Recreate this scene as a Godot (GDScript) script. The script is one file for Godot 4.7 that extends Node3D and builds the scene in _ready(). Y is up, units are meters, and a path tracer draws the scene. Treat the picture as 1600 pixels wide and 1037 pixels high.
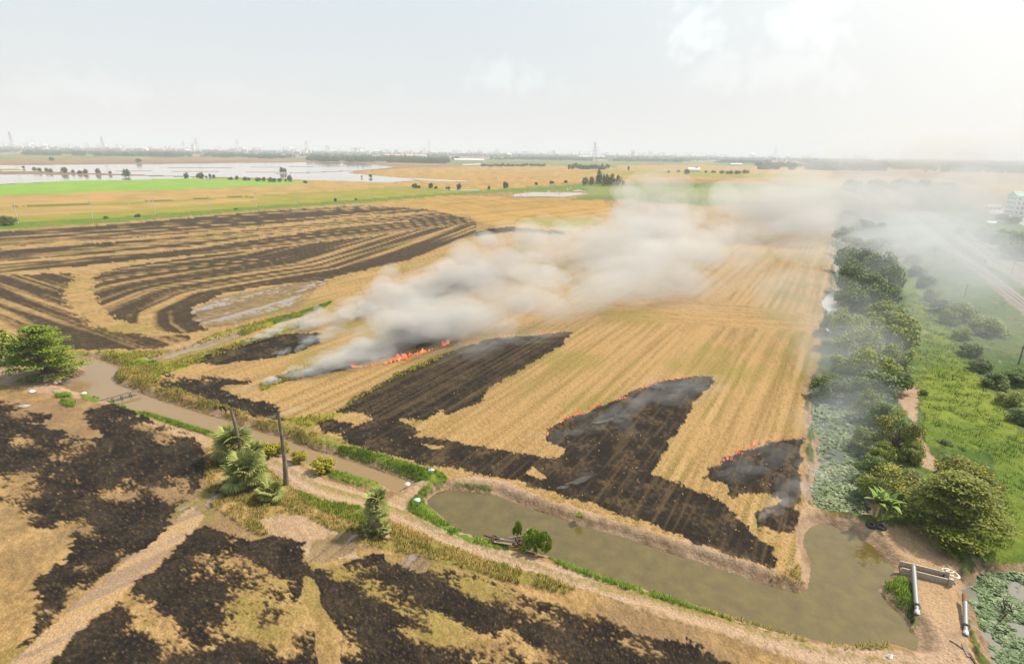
extends Node3D
# An aerial view of rice stubble being burnt off: fields, canals and ponds, a railway and a town on the horizon.

const EYE := Vector3(0.0, 36.0, 0.0)
const FOCAL := 889.0            # photograph pixels
var view := Basis()
var rng := RandomNumberGenerator.new()
var names := {}

var n_big := FastNoiseLite.new()
var n_mid := FastNoiseLite.new()
var n_small := FastNoiseLite.new()
var n_row := FastNoiseLite.new()


# ---------------------------------------------------------------- helpers
func gp(px: float, py: float, level := 0.0) -> Vector3:
	# where the ray through a photograph pixel meets the level plane
	var d := view * Vector3((px - 800.0) / FOCAL, -(py - 518.5) / FOCAL, -1.0)
	var t := (level - EYE.y) / minf(d.y, -0.0016)
	return EYE + d * t


func g2(px: float, py: float, level := 0.0) -> Vector2:
	var p := gp(px, py, level)
	return Vector2(p.x, p.z)


func poly(a: Array, level := 0.0) -> PackedVector2Array:
	var out := PackedVector2Array()
	for i in range(0, a.size(), 2):
		out.append(g2(a[i], a[i + 1], level))
	return out


func metres_per_px(p: Vector3) -> float:
	var f := view * Vector3(0, 0, -1)
	return (p - EYE).dot(f) / FOCAL


func numbered(called: String) -> String:
	names[called] = names.get(called, -1) + 1
	return called if names[called] == 0 else "%s_%03d" % [called, names[called]]


func tag(o: Node, label: String, category := "", group := "", kind := "") -> void:
	if label: o.set_meta("label", label)
	if category: o.set_meta("category", category)
	if group: o.set_meta("group", group)
	if kind: o.set_meta("kind", kind)


func thing(called: String, at: Vector3, label: String, category: String, group := "", turn := 0.0) -> Node3D:
	var o := Node3D.new()
	o.name = numbered(called)
	add_child(o)
	o.position = at
	o.rotation.y = turn
	tag(o, label, category, group)
	return o


func part(called: String, mesh: Mesh, m: Material, parent: Node3D, at := Vector3.ZERO, turn := Vector3.ZERO) -> MeshInstance3D:
	var o := MeshInstance3D.new()
	o.name = called
	o.mesh = mesh
	if m: o.material_override = m
	parent.add_child(o, true)
	o.position = at
	o.rotation = turn
	return o


func mat(c: Color, rough := 0.9, spec := 0.3, vertex := false) -> StandardMaterial3D:
	var m := StandardMaterial3D.new()
	m.albedo_color = c.linear_to_srgb()      # colours are given as real base values
	m.roughness = rough
	m.metallic_specular = spec
	m.vertex_color_use_as_albedo = vertex
	return m


func noise_texture(freq: float, seed_: int, ramp: Array, size := 512, octaves := 4, normal := false, bump := 4.0) -> NoiseTexture2D:
	var n := FastNoiseLite.new()
	n.seed = seed_
	n.frequency = freq
	n.fractal_octaves = octaves
	n.fractal_gain = 0.6
	var t := NoiseTexture2D.new()
	t.width = size
	t.height = size
	t.seamless = true
	t.noise = n
	if normal:
		t.as_normal_map = true
		t.bump_strength = bump
	elif ramp:
		var g := Gradient.new()
		g.offsets = PackedFloat32Array([0.0, 1.0])
		g.colors = PackedColorArray([ramp[0], ramp[1]])
		t.color_ramp = g
	return t


func grained(m: StandardMaterial3D, tex: Texture2D, metres: float) -> StandardMaterial3D:
	m.albedo_texture = tex
	m.uv1_triplanar = true
	m.uv1_world_triplanar = true
	m.uv1_scale = Vector3.ONE / metres
	return m


func noise_setup(n: FastNoiseLite, seed_: int, freq: float, octaves: int) -> void:
	n.seed = seed_
	n.noise_type = FastNoiseLite.TYPE_SIMPLEX_SMOOTH
	n.frequency = freq
	n.fractal_type = FastNoiseLite.FRACTAL_FBM if octaves > 1 else FastNoiseLite.FRACTAL_NONE
	n.fractal_octaves = octaves


func nth(k: int) -> String:
	return ["first", "second", "third", "fourth", "fifth", "sixth", "seventh", "eighth", "ninth", "tenth", "eleventh", "twelfth", "thirteenth", "fourteenth", "fifteenth", "sixteenth", "seventeenth", "eighteenth"][k]


# ---------------------------------------------------------------- the scene, in order
func _ready() -> void:
	rng.seed = 20240611
	noise_setup(n_big, 3, 0.03, 3)
	noise_setup(n_mid, 8, 0.22, 3)
	noise_setup(n_small, 21, 1.1, 2)
	noise_setup(n_row, 55, 1.0, 2)
	set_camera()
	set_light()
	var t0 := Time.get_ticks_msec()
	build_ground()
	print("ground ", Time.get_ticks_msec() - t0)
	build_water()
	build_smoke()
	build_rest()
	print("all ", Time.get_ticks_msec() - t0)


func set_camera() -> void:
	var c := Camera3D.new()
	c.name = "camera"
	c.fov = 60.5
	c.near = 0.5
	c.far = 40000.0
	c.position = EYE
	c.rotation_order = EULER_ORDER_YXZ
	c.rotation_degrees = Vector3(-17.57, 0.0, 0.86)
	add_child(c)
	c.current = true
	view = c.basis


func set_light() -> void:
	var we := WorldEnvironment.new()
	we.name = "air"
	var e := Environment.new()
	e.background_mode = Environment.BG_SKY
	var s := ProceduralSkyMaterial.new()
	s.sky_top_color = Color(0.66, 0.735, 0.78)
	s.sky_horizon_color = Color(0.778, 0.764, 0.747)
	s.sky_curve = 0.17
	s.ground_bottom_color = Color(0.55, 0.50, 0.42)
	s.ground_horizon_color = Color(0.74, 0.73, 0.71)
	s.sun_angle_max = 90.0
	s.sun_curve = 0.45
	s.sky_cover = cloud_cover()
	s.sky_cover_modulate = Color(1, 1, 1, 1)
	e.sky = Sky.new()
	e.sky.sky_material = s
	e.tonemap_mode = Environment.TONE_MAPPER_LINEAR
	e.tonemap_exposure = 1.55
	e.fog_enabled = true
	e.fog_density = 0.0002
	e.fog_light_color = Color(0.945, 0.97, 1.0)
	e.volumetric_fog_enabled = true
	e.volumetric_fog_density = 0.0
	e.sdfgi_enabled = true
	e.ssao_enabled = true
	e.ssil_enabled = true
	we.environment = e
	add_child(we)
	var sun := DirectionalLight3D.new()
	sun.name = "sun"
	sun.light_color = Color(1.0, 0.95, 0.88)
	sun.light_energy = 1.6
	sun.light_angular_distance = 3.0
	sun.shadow_enabled = true
	sun.rotation_degrees = Vector3(-50.0, 116.0, 0.0)     # high on the right, ahead of the camera
	add_child(sun)


# ---------------------------------------------------------------- sky
func cloud_cover() -> ImageTexture:
	# a few small fair-weather clouds low over the plain, all the way round
	var w := 2048
	var h := 1024
	var im := Image.create(w, h, false, Image.FORMAT_RGBA8)
	im.fill(Color(1, 1, 1, 0))
	var n := FastNoiseLite.new()
	noise_setup(n, 77, 0.045, 5)
	var list := []
	for a in [[1085, 48, 34, 30, 0.9], [1262, 30, 46, 40, 0.75], [1238, 100, 60, 20, 0.4], [1130, 112, 40, 24, 0.42], [1220, 108, 50, 26, 0.42], [1310, 122, 26, 16, 0.3], [775, 118, 36, 20, 0.55], [820, 128, 26, 14, 0.5], [90, 122, 30, 16, 0.3], [165, 140, 48, 18, 0.3], [40, 136, 20, 14, 0.22], [345, 142, 40, 12, 0.18], [620, 142, 18, 9, 0.15], [880, 138, 36, 10, 0.2], [460, 148, 22, 8, 0.12]]:
		var d := view * Vector3((a[0] - 800.0) / FOCAL, -(a[1] - 518.5) / FOCAL, -1.0)
		d = d.normalized()
		list.append([atan2(d.x, -d.z), asin(d.y), a[2] / 950.0, a[3] / 950.0, a[4]])
	var r := RandomNumberGenerator.new()
	r.seed = 5
	for k in 60:
		var az := r.randf_range(0.95, TAU - 0.95)
		list.append([az, r.randf_range(0.07, 0.45), r.randf_range(0.02, 0.07), r.randf_range(0.012, 0.03), r.randf_range(0.15, 0.7)])
	for c in list:
		# column of the panorama that Godot looks up for this azimuth
		var u := float(c[0]) / TAU
		var v := 0.5 - float(c[1]) / PI
		var cx := int(u * w)
		var cy := int(v * h)
		var rx := int(c[2] / TAU * w * 1.6) + 2
		var ry := int(c[3] / PI * h * 1.6) + 2
		for y in range(cy - ry, cy + ry + 1):
			for x in range(cx - rx, cx + rx + 1):
				var dx := float(x - cx) / rx * 1.25
				var dy := float(y - cy) / ry * 1.25
				var q := 1.0 - sqrt(dx * dx + dy * dy) + n.get_noise_2d(x * 2.0, y * 2.0) * 0.75
				if q > 0.0 and y > 0 and y < h:
					var al := clampf(q * 1.6, 0.0, 1.0) * float(c[4]) * 0.1
					var xx := posmod(x, w)
					var old := im.get_pixel(xx, y)
					im.set_pixel(xx, y, Color(1, 1, 0.99, maxf(old.a, al)))
	return ImageTexture.create_from_image(im)


# ---------------------------------------------------------------- ground
enum { DRY, STRAW, SOIL, LUSH, ROUGH, PADDY, TAN, YGREEN, BROWN, ORANGE, MEADOW, MUD, FLOOD, FARGREEN, SCRUB, BALLAST, TRACK, DARKLINE, CONCRETE, BANK }
const WATER_LEVEL := -0.7

# surfaces, later ones lie over earlier ones: [kind, object, outline in photograph pixels]
var surfaces := [
	[FARGREEN, "plain", [-400, 236, 2000, 262, 2000, 268, -400, 246]],
	# bands of the left distance
	[BROWN, "plain", [-300, 246, 0, 248, 300, 246, 560, 250, 720, 258, 800, 262, 700, 268, 560, 264, 0, 262, -300, 262]],
	[ORANGE, "tan_field", [560, 268, 640, 262, 720, 260, 830, 258, 960, 262, 1060, 258, 1180, 262, 1300, 268, 1300, 282, 1050, 280, 960, 283, 880, 285, 800, 294, 690, 297, 610, 288, 640, 280, 560, 275]],
	[FARGREEN, "green_far_field", [700, 254, 790, 251, 1000, 254, 1060, 258, 960, 261, 840, 257, 720, 259]],
	[TAN, "tan_field", [960, 258, 1080, 257, 1200, 260, 1300, 266, 1300, 272, 1100, 268, 980, 266]],
	[YGREEN, "tan_field", [930, 266, 1040, 266, 1300, 274, 1300, 280, 1000, 274, 900, 270]],
	[FLOOD, "flooded_field_bed", [-300, 258, 0, 258, 90, 257, 250, 256, 500, 253, 560, 254, 618, 261, 560, 266, 545, 270, 600, 275, 670, 280, 600, 285, 500, 282, 420, 278, 300, 279, 110, 282, 0, 287, -300, 292]],
	[BROWN, "paddy_bund", [-300, 268, 0, 266.6, 90, 267.5, 150, 270, 290, 274.6, 290, 276.2, 150, 272.8, 0, 272, -300, 276]],
	[YGREEN, "paddy_bund", [-300, 263, 0, 262.6, 36, 264, 40, 265.2, 0, 266.6, -300, 268]],
	[BROWN, "paddy_bund", [200, 262.2, 380, 261, 560, 258.4, 560, 259.2, 380, 261.8, 200, 263]],
	[BROWN, "paddy_bund", [430, 270.6, 480, 268.5, 560, 265.6, 560, 267, 480, 269.8, 430, 271.6]],
	[BROWN, "paddy_bund", [180, 266, 290, 267, 440, 268.4, 440, 269, 290, 267.8, 180, 266.8]],
	[BROWN, "paddy_bund", [290, 274.8, 340, 276, 400, 277.4, 440, 279.4, 440, 280.6, 380, 279.4, 290, 276.4]],
	[TAN, "tan_field", [440, 283, 500, 281, 620, 285, 700, 290, 690, 296, 600, 296, 480, 290]],
	[PADDY, "green_paddy", [-300, 300, 0, 288, 110, 281.5, 300, 278.5, 420, 281, 485, 285, 440, 289, 300, 295, 110, 301, 0, 306, -300, 320]],
	[TAN, "tan_field", [-300, 320, 0, 306, 110, 301, 300, 295, 440, 289, 485, 285, 620, 290, 560, 297, 420, 305, 240, 314, 0, 325, -300, 342]],
	[YGREEN, "yellow_green_paddy", [-300, 342, 0, 325, 240, 314, 420, 304, 560, 296, 640, 290, 760, 296, 860, 290, 940, 284, 965, 290, 800, 299, 620, 309, 420, 324, 200, 343, 0, 355, -300, 378]],
	[TAN, "yellow_green_paddy", [-300, 345, 0, 328, 240, 317, 400, 308, 400, 313, 240, 325, 0, 341, -300, 362]],
	[DARKLINE, "yellow_green_paddy", [0, 323.6, 100, 319, 240, 313.4, 380, 305.8, 400, 309, 398, 309.6, 380, 306.8, 240, 314.4, 100, 320.2, 0, 324.8]],
	[LUSH, "grass_verge", [-300, 372, 0, 349, 200, 338, 420, 321, 560, 311.5, 720, 300, 870, 290, 950, 284, 972, 291, 940, 297, 800, 300, 700, 305, 560, 317, 420, 326.5, 200, 346, 0, 359, -300, 386]],
	# the middle fields
	[ORANGE, "stubble_field_beyond", [560, 318, 700, 305, 800, 308, 940, 312, 960, 330, 940, 360, 880, 366, 790, 356, 740, 345, 700, 332, 600, 325]],
	[FARGREEN, "stubble_field_beyond", [905, 290, 970, 290, 960, 312, 890, 312, 915, 305, 920, 297]],
	[FARGREEN, "green_far_field", [960, 286, 1100, 286, 1320, 290, 1320, 322, 1100, 322, 960, 312]],
	[STRAW, "stubble_field", [330, 580, 245, 590, 300, 560, 385, 525, 460, 490, 500, 445, 560, 427, 640, 408, 700, 388, 735, 368, 800, 360, 890, 366, 950, 340, 960, 318, 1100, 322, 1302, 322, 1305, 395, 1296, 430, 1288, 470, 1285, 520, 1278, 570, 1262, 600, 1262, 680, 1258, 780, 1250, 850, 1240, 900, 1150, 875, 1050, 845, 950, 812, 850, 780, 760, 748, 690, 742, 600, 708, 520, 682, 440, 652, 330, 625, 230, 606, 215, 595]],
	[YGREEN, "stubble_field", [800, 344, 920, 340, 940, 345, 900, 356, 830, 352]],
	[YGREEN, "stubble_field", [180, 585, 205, 570, 260, 566, 330, 548, 400, 526, 440, 512, 470, 500, 480, 508, 420, 530, 370, 545, 330, 560, 260, 584, 225, 600, 190, 594]],
	[YGREEN, "stubble_field", [405, 600, 470, 575, 560, 545, 620, 530, 560, 556, 450, 594, 410, 612]],
	[YGREEN, "stubble_field", [440, 655, 525, 644, 620, 584, 700, 548, 720, 540, 700, 556, 620, 592, 560, 624, 520, 655, 480, 668]],
	[STRAW, "burnt_stubble_field", [-300, 385, 0, 360, 200, 347, 420, 327, 560, 318, 640, 322, 745, 340, 740, 366, 700, 388, 640, 408, 560, 427, 500, 443, 470, 470, 430, 500, 330, 535, 240, 548, 130, 548, 0, 530, -300, 540]],
	[MUD, "burnt_stubble_field", [296, 486, 340, 464, 420, 449, 505, 436, 515, 441, 475, 462, 455, 482, 420, 492, 360, 508, 325, 513, 302, 502]],
	[YGREEN, "canal_bank", [118, 550, 180, 548, 240, 550, 300, 536, 340, 520, 420, 498, 480, 486, 470, 494, 400, 518, 330, 536, 260, 556, 230, 566, 190, 577, 170, 566, 130, 557]],
	[LUSH, "canal_bank", [420, 499, 480, 484, 520, 470, 510, 480, 470, 495, 425, 507]],
	[ROUGH, "canal_bank", [172, 590, 190, 572, 240, 570, 235, 588, 300, 617, 350, 634, 440, 662, 520, 684, 540, 690, 560, 708, 500, 704, 440, 686, 383, 670, 301, 643, 238, 622, 180, 602]],
	[LUSH, "canal_bank", [230, 560, 245, 566, 200, 574, 190, 572]],
	# near ground on the left
	[SOIL, "farmyard_ground", [-200, 580, 0, 568, 40, 570, 90, 575, 125, 570, 135, 577, 113, 589, 94, 596, 110, 609, 160, 624, 200, 640, 330, 685, 345, 700, 315, 700, 240, 670, 190, 648, 150, 628, 110, 620, 50, 612, 0, 600, -200, 600]],
	[LUSH, "farmyard_ground", [80, 612, 110, 612, 112, 620, 90, 622]],
	[LUSH, "farmyard_ground", [95, 625, 120, 628, 115, 637, 98, 634]],
	[LUSH, "farmyard_ground", [125, 615, 160, 622, 150, 628, 130, 624]],
	[LUSH, "grass_verge", [165, 624, 193, 633, 243, 646, 301, 663, 345, 676, 348, 686, 300, 674, 240, 657, 190, 640]],
	[ROUGH, "rough_grass", [325, 700, 420, 720, 470, 755, 560, 785, 610, 820, 700, 850, 780, 885, 850, 900, 890, 920, 800, 910, 700, 880, 620, 862, 560, 850, 470, 838, 400, 835, 330, 790, 318, 745]],
	[MUD, "rough_grass", [272, 795, 300, 780, 330, 752, 350, 752, 348, 790, 330, 815, 300, 830, 270, 812]],
	[SOIL, "rough_grass", [400, 812, 470, 805, 520, 830, 560, 833, 560, 870, 500, 875, 450, 862]],
	[MUD, "rough_grass", [490, 850, 530, 828, 565, 830, 560, 858, 500, 880, 470, 878]],
	[MUD, "rough_grass", [622, 880, 640, 862, 680, 868, 670, 895, 640, 895]],
	[ROUGH, "rough_grass", [620, 815, 700, 850, 780, 880, 850, 895, 900, 920, 880, 928, 780, 905, 700, 870, 640, 848, 605, 830]],
	[LUSH, "grass_verge", [460, 765, 500, 768, 560, 785, 600, 815, 590, 826, 540, 812, 480, 790]],
	# roads
	[SOIL, "dirt_road", [395, 712, 420, 706, 455, 722, 505, 748, 560, 766, 585, 774, 605, 782, 640, 760, 665, 746, 680, 748, 672, 758, 650, 776, 640, 790, 660, 802, 700, 825, 760, 850, 850, 878, 930, 903, 1000, 925, 1080, 950, 1200, 985, 1280, 1006, 1370, 1012, 1440, 1016, 1530, 1050, 1500, 1100, 1300, 1062, 1250, 1032, 1150, 1000, 1050, 967, 960, 938, 900, 918, 850, 897, 780, 880, 700, 852, 640, 826, 610, 814, 560, 792, 500, 782, 460, 765, 440, 748]],
	[SOIL, "pond_bank", [672, 772, 700, 750, 740, 744, 790, 753, 850, 778, 930, 803, 1000, 824, 1100, 853, 1180, 881, 1225, 894, 1243, 880, 1246, 850, 1250, 800, 1258, 780, 1268, 790, 1290, 802, 1350, 816, 1400, 828, 1440, 818, 1480, 846, 1505, 890, 1505, 940, 1515, 1000, 1530, 1050, 1430, 1040, 1436, 1000, 1415, 955, 1372, 916, 1398, 890, 1370, 850, 1330, 832, 1290, 812, 1262, 824, 1256, 840, 1268, 880, 1266, 910, 1250, 930, 1180, 910, 1060, 872, 960, 838, 860, 806, 770, 775, 700, 768]],
	[LUSH, "pond_bank", [686, 758, 720, 752, 765, 757, 775, 768, 720, 763]],
	[ROUGH, "pond_bank", [770, 770, 800, 776, 835, 795, 812, 790]],
	[LUSH, "pond_bank", [880, 808, 900, 808, 926, 824, 905, 822]],
	[ROUGH, "pond_bank", [940, 826, 1000, 842, 1060, 864, 1100, 880, 1050, 868, 960, 836]],
	[LUSH, "pond_bank", [1385, 905, 1410, 898, 1428, 920, 1432, 950, 1440, 985, 1424, 975, 1408, 955, 1388, 935]],
	[ROUGH, "pond_bank", [1205, 900, 1240, 890, 1255, 870, 1262, 905, 1245, 922, 1200, 912]],
	[LUSH, "grass_verge", [640, 785, 662, 760, 690, 742, 700, 748, 675, 768, 664, 782, 690, 806, 720, 826, 760, 843, 800, 856, 790, 862, 720, 842, 670, 815, 636, 798]],
	[LUSH, "grass_verge", [855, 866, 900, 880, 940, 897, 1020, 918, 1060, 935, 1130, 958, 1150, 970, 1060, 945, 1000, 928, 930, 905, 870, 882]],
	[ROUGH, "grass_verge", [1060, 936, 1130, 958, 1200, 976, 1270, 999, 1310, 1004, 1376, 1000, 1400, 1010, 1330, 1016, 1250, 1000, 1130, 966]],
	[LUSH, "canal_bank", [470, 692, 540, 696, 600, 712, 650, 728, 690, 738, 698, 748, 665, 752, 640, 748, 560, 718, 500, 703]],
	[LUSH, "canal_bank", [505, 735, 540, 736, 593, 753, 600, 760, 560, 760, 520, 748]],
	[TRACK, "farm_track", [20, 1037, 70, 985, 150, 915, 250, 835, 290, 800, 302, 793, 320, 806, 300, 832, 200, 918, 110, 1000, 72, 1037, 40, 1070, -10, 1070]],
	# the right-hand side
	[SCRUB, "meadow", [1302, 300, 1420, 290, 1600, 350, 2000, 420, 2000, 1200, 1540, 1060, 1512, 960, 1505, 890, 1480, 846, 1440, 818, 1400, 828, 1350, 816, 1270, 790, 1262, 780, 1265, 690, 1262, 610, 1280, 575, 1288, 520, 1292, 470, 1306, 400]],
	[MEADOW, "meadow", [1385, 395, 1412, 396, 1440, 430, 1480, 510, 1530, 590, 1590, 670, 1700, 800, 1700, 900, 1600, 895, 1540, 880, 1500, 840, 1570, 790, 1550, 710, 1450, 700, 1440, 640, 1425, 590, 1430, 520, 1410, 450]],
	[TAN, "tan_field", [1480, 296, 1545, 287, 1900, 292, 1900, 312, 1600, 305, 1490, 300]],
	[BROWN, "tan_field", [1490, 301, 1600, 306, 1900, 313, 1900, 330, 1580, 326, 1530, 318]],
	[CONCRETE, "concrete_yard", [1540, 323, 1600, 336, 1900, 400, 1900, 430, 1600, 353, 1560, 337]],
	[MEADOW, "meadow", [1520, 340, 1600, 362, 1800, 420, 1800, 440, 1600, 372, 1540, 352]],
	[BALLAST, "railway_bed", [1330, 276, 1470, 374, 1538, 417, 1600, 466, 1800, 620, 1800, 660, 1600, 494, 1530, 432, 1462, 380, 1322, 276]],
	[BALLAST, "railway_bed", [1336, 264, 1465, 338, 1510, 362, 1600, 412, 1800, 520, 1800, 590, 1600, 450, 1520, 396, 1460, 350, 1332, 268]],
	[SOIL, "footpath", [1385, 614, 1412, 596, 1434, 605, 1436, 625, 1432, 645, 1440, 680, 1456, 710, 1470, 740, 1440, 730, 1432, 700, 1430, 665, 1412, 640, 1400, 625]],
]

# what has been burnt: [pattern, outline]; patterns: 0 patches, 1 along the rows, 2 solid with flecks, 3 left block, 4 upper band, 5 curved rows
var burns := [
	[4, [-300, 388, 0, 362, 200, 349, 420, 329, 560, 321, 660, 326, 738, 342, 738, 352, 620, 362, 420, 386, 300, 398, 110, 417, 0, 425, -300, 460]],
	[5, [150, 428, 180, 418, 300, 402, 420, 388, 620, 364, 745, 346, 740, 366, 700, 387, 640, 405, 560, 424, 500, 438, 420, 446, 350, 457, 300, 480, 305, 500, 320, 515, 290, 522, 240, 515, 180, 498, 158, 480, 146, 455]],
	[3, [-300, 470, 0, 430, 40, 428, 112, 427, 114, 436, 96, 460, 108, 485, 140, 508, 190, 520, 236, 525, 290, 524, 300, 530, 240, 545, 150, 547, 100, 546, 0, 530, -300, 560]],
	[2, [735, 362, 790, 354, 880, 361, 884, 367, 800, 362, 742, 370]],
	[0, [-200, 610, 0, 626, 30, 638, 82, 654, 60, 660, -200, 650]],
	[0, [130, 642, 185, 628, 200, 640, 250, 662, 310, 690, 327, 720, 322, 748, 290, 785, 268, 805, 266, 822, 200, 872, 130, 922, 95, 955, 38, 1014, 48, 960, 62, 905, 90, 878, 110, 850, 120, 828, 55, 825, 30, 790, 0, 785, -200, 760, -200, 655, 0, 655, 70, 664, 130, 686, 158, 680, 132, 656]],
	[0, [75, 1037, 110, 1003, 165, 957, 250, 880, 300, 832, 325, 824, 385, 842, 450, 836, 478, 848, 468, 872, 492, 888, 560, 874, 590, 866, 630, 885, 660, 892, 700, 878, 722, 884, 760, 905, 830, 930, 890, 945, 930, 960, 1000, 985, 1080, 1010, 1180, 1045, 1300, 1110, 800, 1250, 300, 1250, -40, 1150]],
	[1, [522, 645, 560, 616, 620, 584, 700, 550, 718, 543, 760, 530, 893, 518, 880, 538, 860, 550, 810, 580, 760, 610, 752, 625, 700, 650, 690, 640, 660, 660, 640, 652, 610, 660, 560, 645]],
	[2, [533, 674, 560, 664, 600, 652, 640, 660, 660, 672, 640, 682, 700, 688, 760, 700, 840, 712, 872, 716, 880, 702, 850, 690, 860, 668, 900, 650, 960, 626, 1000, 606, 1060, 590, 1117, 587, 1112, 605, 1090, 625, 1075, 650, 1040, 700, 1015, 742, 1050, 748, 1090, 768, 1130, 788, 1150, 800, 1170, 830, 1208, 855, 1208, 886, 1150, 868, 1080, 845, 1000, 815, 900, 780, 830, 760, 760, 740, 690, 730, 620, 715, 540, 695]],
	[2, [1102, 732, 1150, 710, 1190, 695, 1256, 683, 1253, 720, 1251, 770, 1247, 830, 1215, 834, 1178, 822, 1180, 803, 1222, 780, 1195, 768, 1140, 777, 1135, 757, 1103, 747]],
	[0, [228, 600, 250, 581, 275, 588, 310, 590, 345, 578, 362, 588, 395, 596, 380, 602, 345, 603, 372, 622, 432, 630, 438, 642, 442, 657, 400, 652, 340, 637, 285, 622]],
	[2, [298, 564, 340, 546, 385, 536, 440, 522, 500, 520, 500, 536, 450, 556, 400, 562, 330, 571]],
	[2, [404, 600, 450, 580, 540, 566, 560, 572, 500, 586, 430, 600]],
	[2, [494, 660, 520, 655, 552, 662, 536, 676, 505, 675]],
	[2, [545, 573, 600, 560, 700, 530, 690, 522, 600, 540, 540, 562]],
]
var clearings := [   # straw the fire has left inside the burnt ground
	[478, 900, 492, 905, 500, 940, 532, 990, 530, 1060, 500, 1060, 490, 985, 466, 930],
	[655, 690, 672, 697, 695, 698, 690, 702, 670, 702],
	[820, 738, 835, 728, 852, 745, 845, 750],
	[0, 386, 300, 364, 560, 336, 680, 330, 680, 332, 560, 340, 300, 369, 0, 391],
	[0, 408, 300, 384, 520, 352, 640, 344, 640, 346, 520, 356, 300, 389, 0, 413],
	[490, 470, 500, 455, 560, 430, 570, 436, 520, 462],
]

var water_sheets := [   # [object, label, outline at the water's level]
	["canal_water", "brown water of the canal running past the palms", [123, 560, 150, 560, 170, 567, 190, 573, 180, 581, 172, 590, 180, 599, 208, 609, 238, 621, 301, 641, 350, 655, 383, 668, 440, 683, 460, 693, 500, 705, 551, 720, 600, 737, 646, 753, 623, 767, 593, 755, 560, 745, 526, 735, 500, 730, 475, 722, 445, 712, 413, 705, 388, 690, 343, 678, 301, 665, 243, 648, 193, 635, 160, 623, 135, 616, 110, 608, 93, 601, 94, 594, 113, 589, 130, 583, 135, 577, 126, 571]],
	["ditch_water", "pale water of the narrow ditch leading away from the canal", [236, 563.5, 262, 553, 330, 534.5, 371, 522, 379, 526, 330, 542, 265, 560, 243, 565.5]],
	["pond_water", "olive brown water of the fish pond below the burnt field", [665, 781, 683, 769, 700, 765, 730, 767, 773, 773, 808, 788, 841, 798, 866, 806, 896, 818, 926, 827, 969, 838, 1060, 868, 1120, 888, 1180, 908, 1225, 920, 1250, 926, 1262, 920, 1268, 903, 1266, 880, 1259, 855, 1256, 837, 1265, 825, 1285, 816, 1300, 820, 1330, 836, 1363, 852, 1382, 872, 1400, 890, 1392, 900, 1372, 910, 1372, 922, 1390, 942, 1410, 960, 1425, 980, 1436, 1002, 1432, 1013, 1375, 1001, 1340, 1003, 1310, 1005, 1270, 1000, 1200, 977, 1130, 959, 1060, 936, 1000, 917, 940, 899, 860, 869, 800, 853, 760, 843, 720, 827, 690, 807, 668, 790]],
	["stream_water", "bright strip of stream water between the stubble and the trees", [1302, 394, 1308, 396, 1317, 412, 1309, 423, 1316, 448, 1310, 466, 1310, 485, 1303, 493, 1301, 508, 1297, 521, 1290, 519, 1293, 500, 1290, 484, 1284, 473, 1296, 459, 1307, 448, 1307, 432, 1302, 415]],
	["lotus_pond_water", "dark water of the lotus pond beside the stubble field", [1264, 606, 1290, 592, 1330, 600, 1372, 640, 1382, 680, 1368, 720, 1350, 745, 1354, 780, 1350, 809, 1300, 801, 1277, 794, 1266, 775, 1272, 745, 1280, 728, 1280, 700, 1267, 660]],
	["lotus_pool_water", "grey water of the lotus pool beside the bare earth", [1507, 912, 1540, 892, 1640, 900, 1760, 960, 1760, 1120, 1580, 1100, 1545, 1030, 1524, 975, 1510, 935]],
]

var cols := PackedFloat32Array()
var rows := PackedFloat32Array()


func make_grid() -> void:
	# wedges round the place below the camera, finer where the picture shows them larger
	var a := -180.0
	while a < -48.0:
		cols.append(a)
		a += 6.0 if a < -66.0 else 1.2
	a = -48.0
	while a < 48.0:
		cols.append(a)
		a += 0.118
	a = 48.0
	while a <= 180.0:
		cols.append(a)
		a += 1.2 if a < 66.0 else 6.0
	cols[cols.size() - 1] = 180.0
	rows.append(0.0)
	rows.append(12.0)
	var d := 56.0
	while d > 0.16:
		rows.append(EYE.y / tan(deg_to_rad(d)))
		d -= 0.13 if d > 22.0 else (0.1 if d > 3.0 else 0.06)
	rows.append(16000.0)


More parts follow.
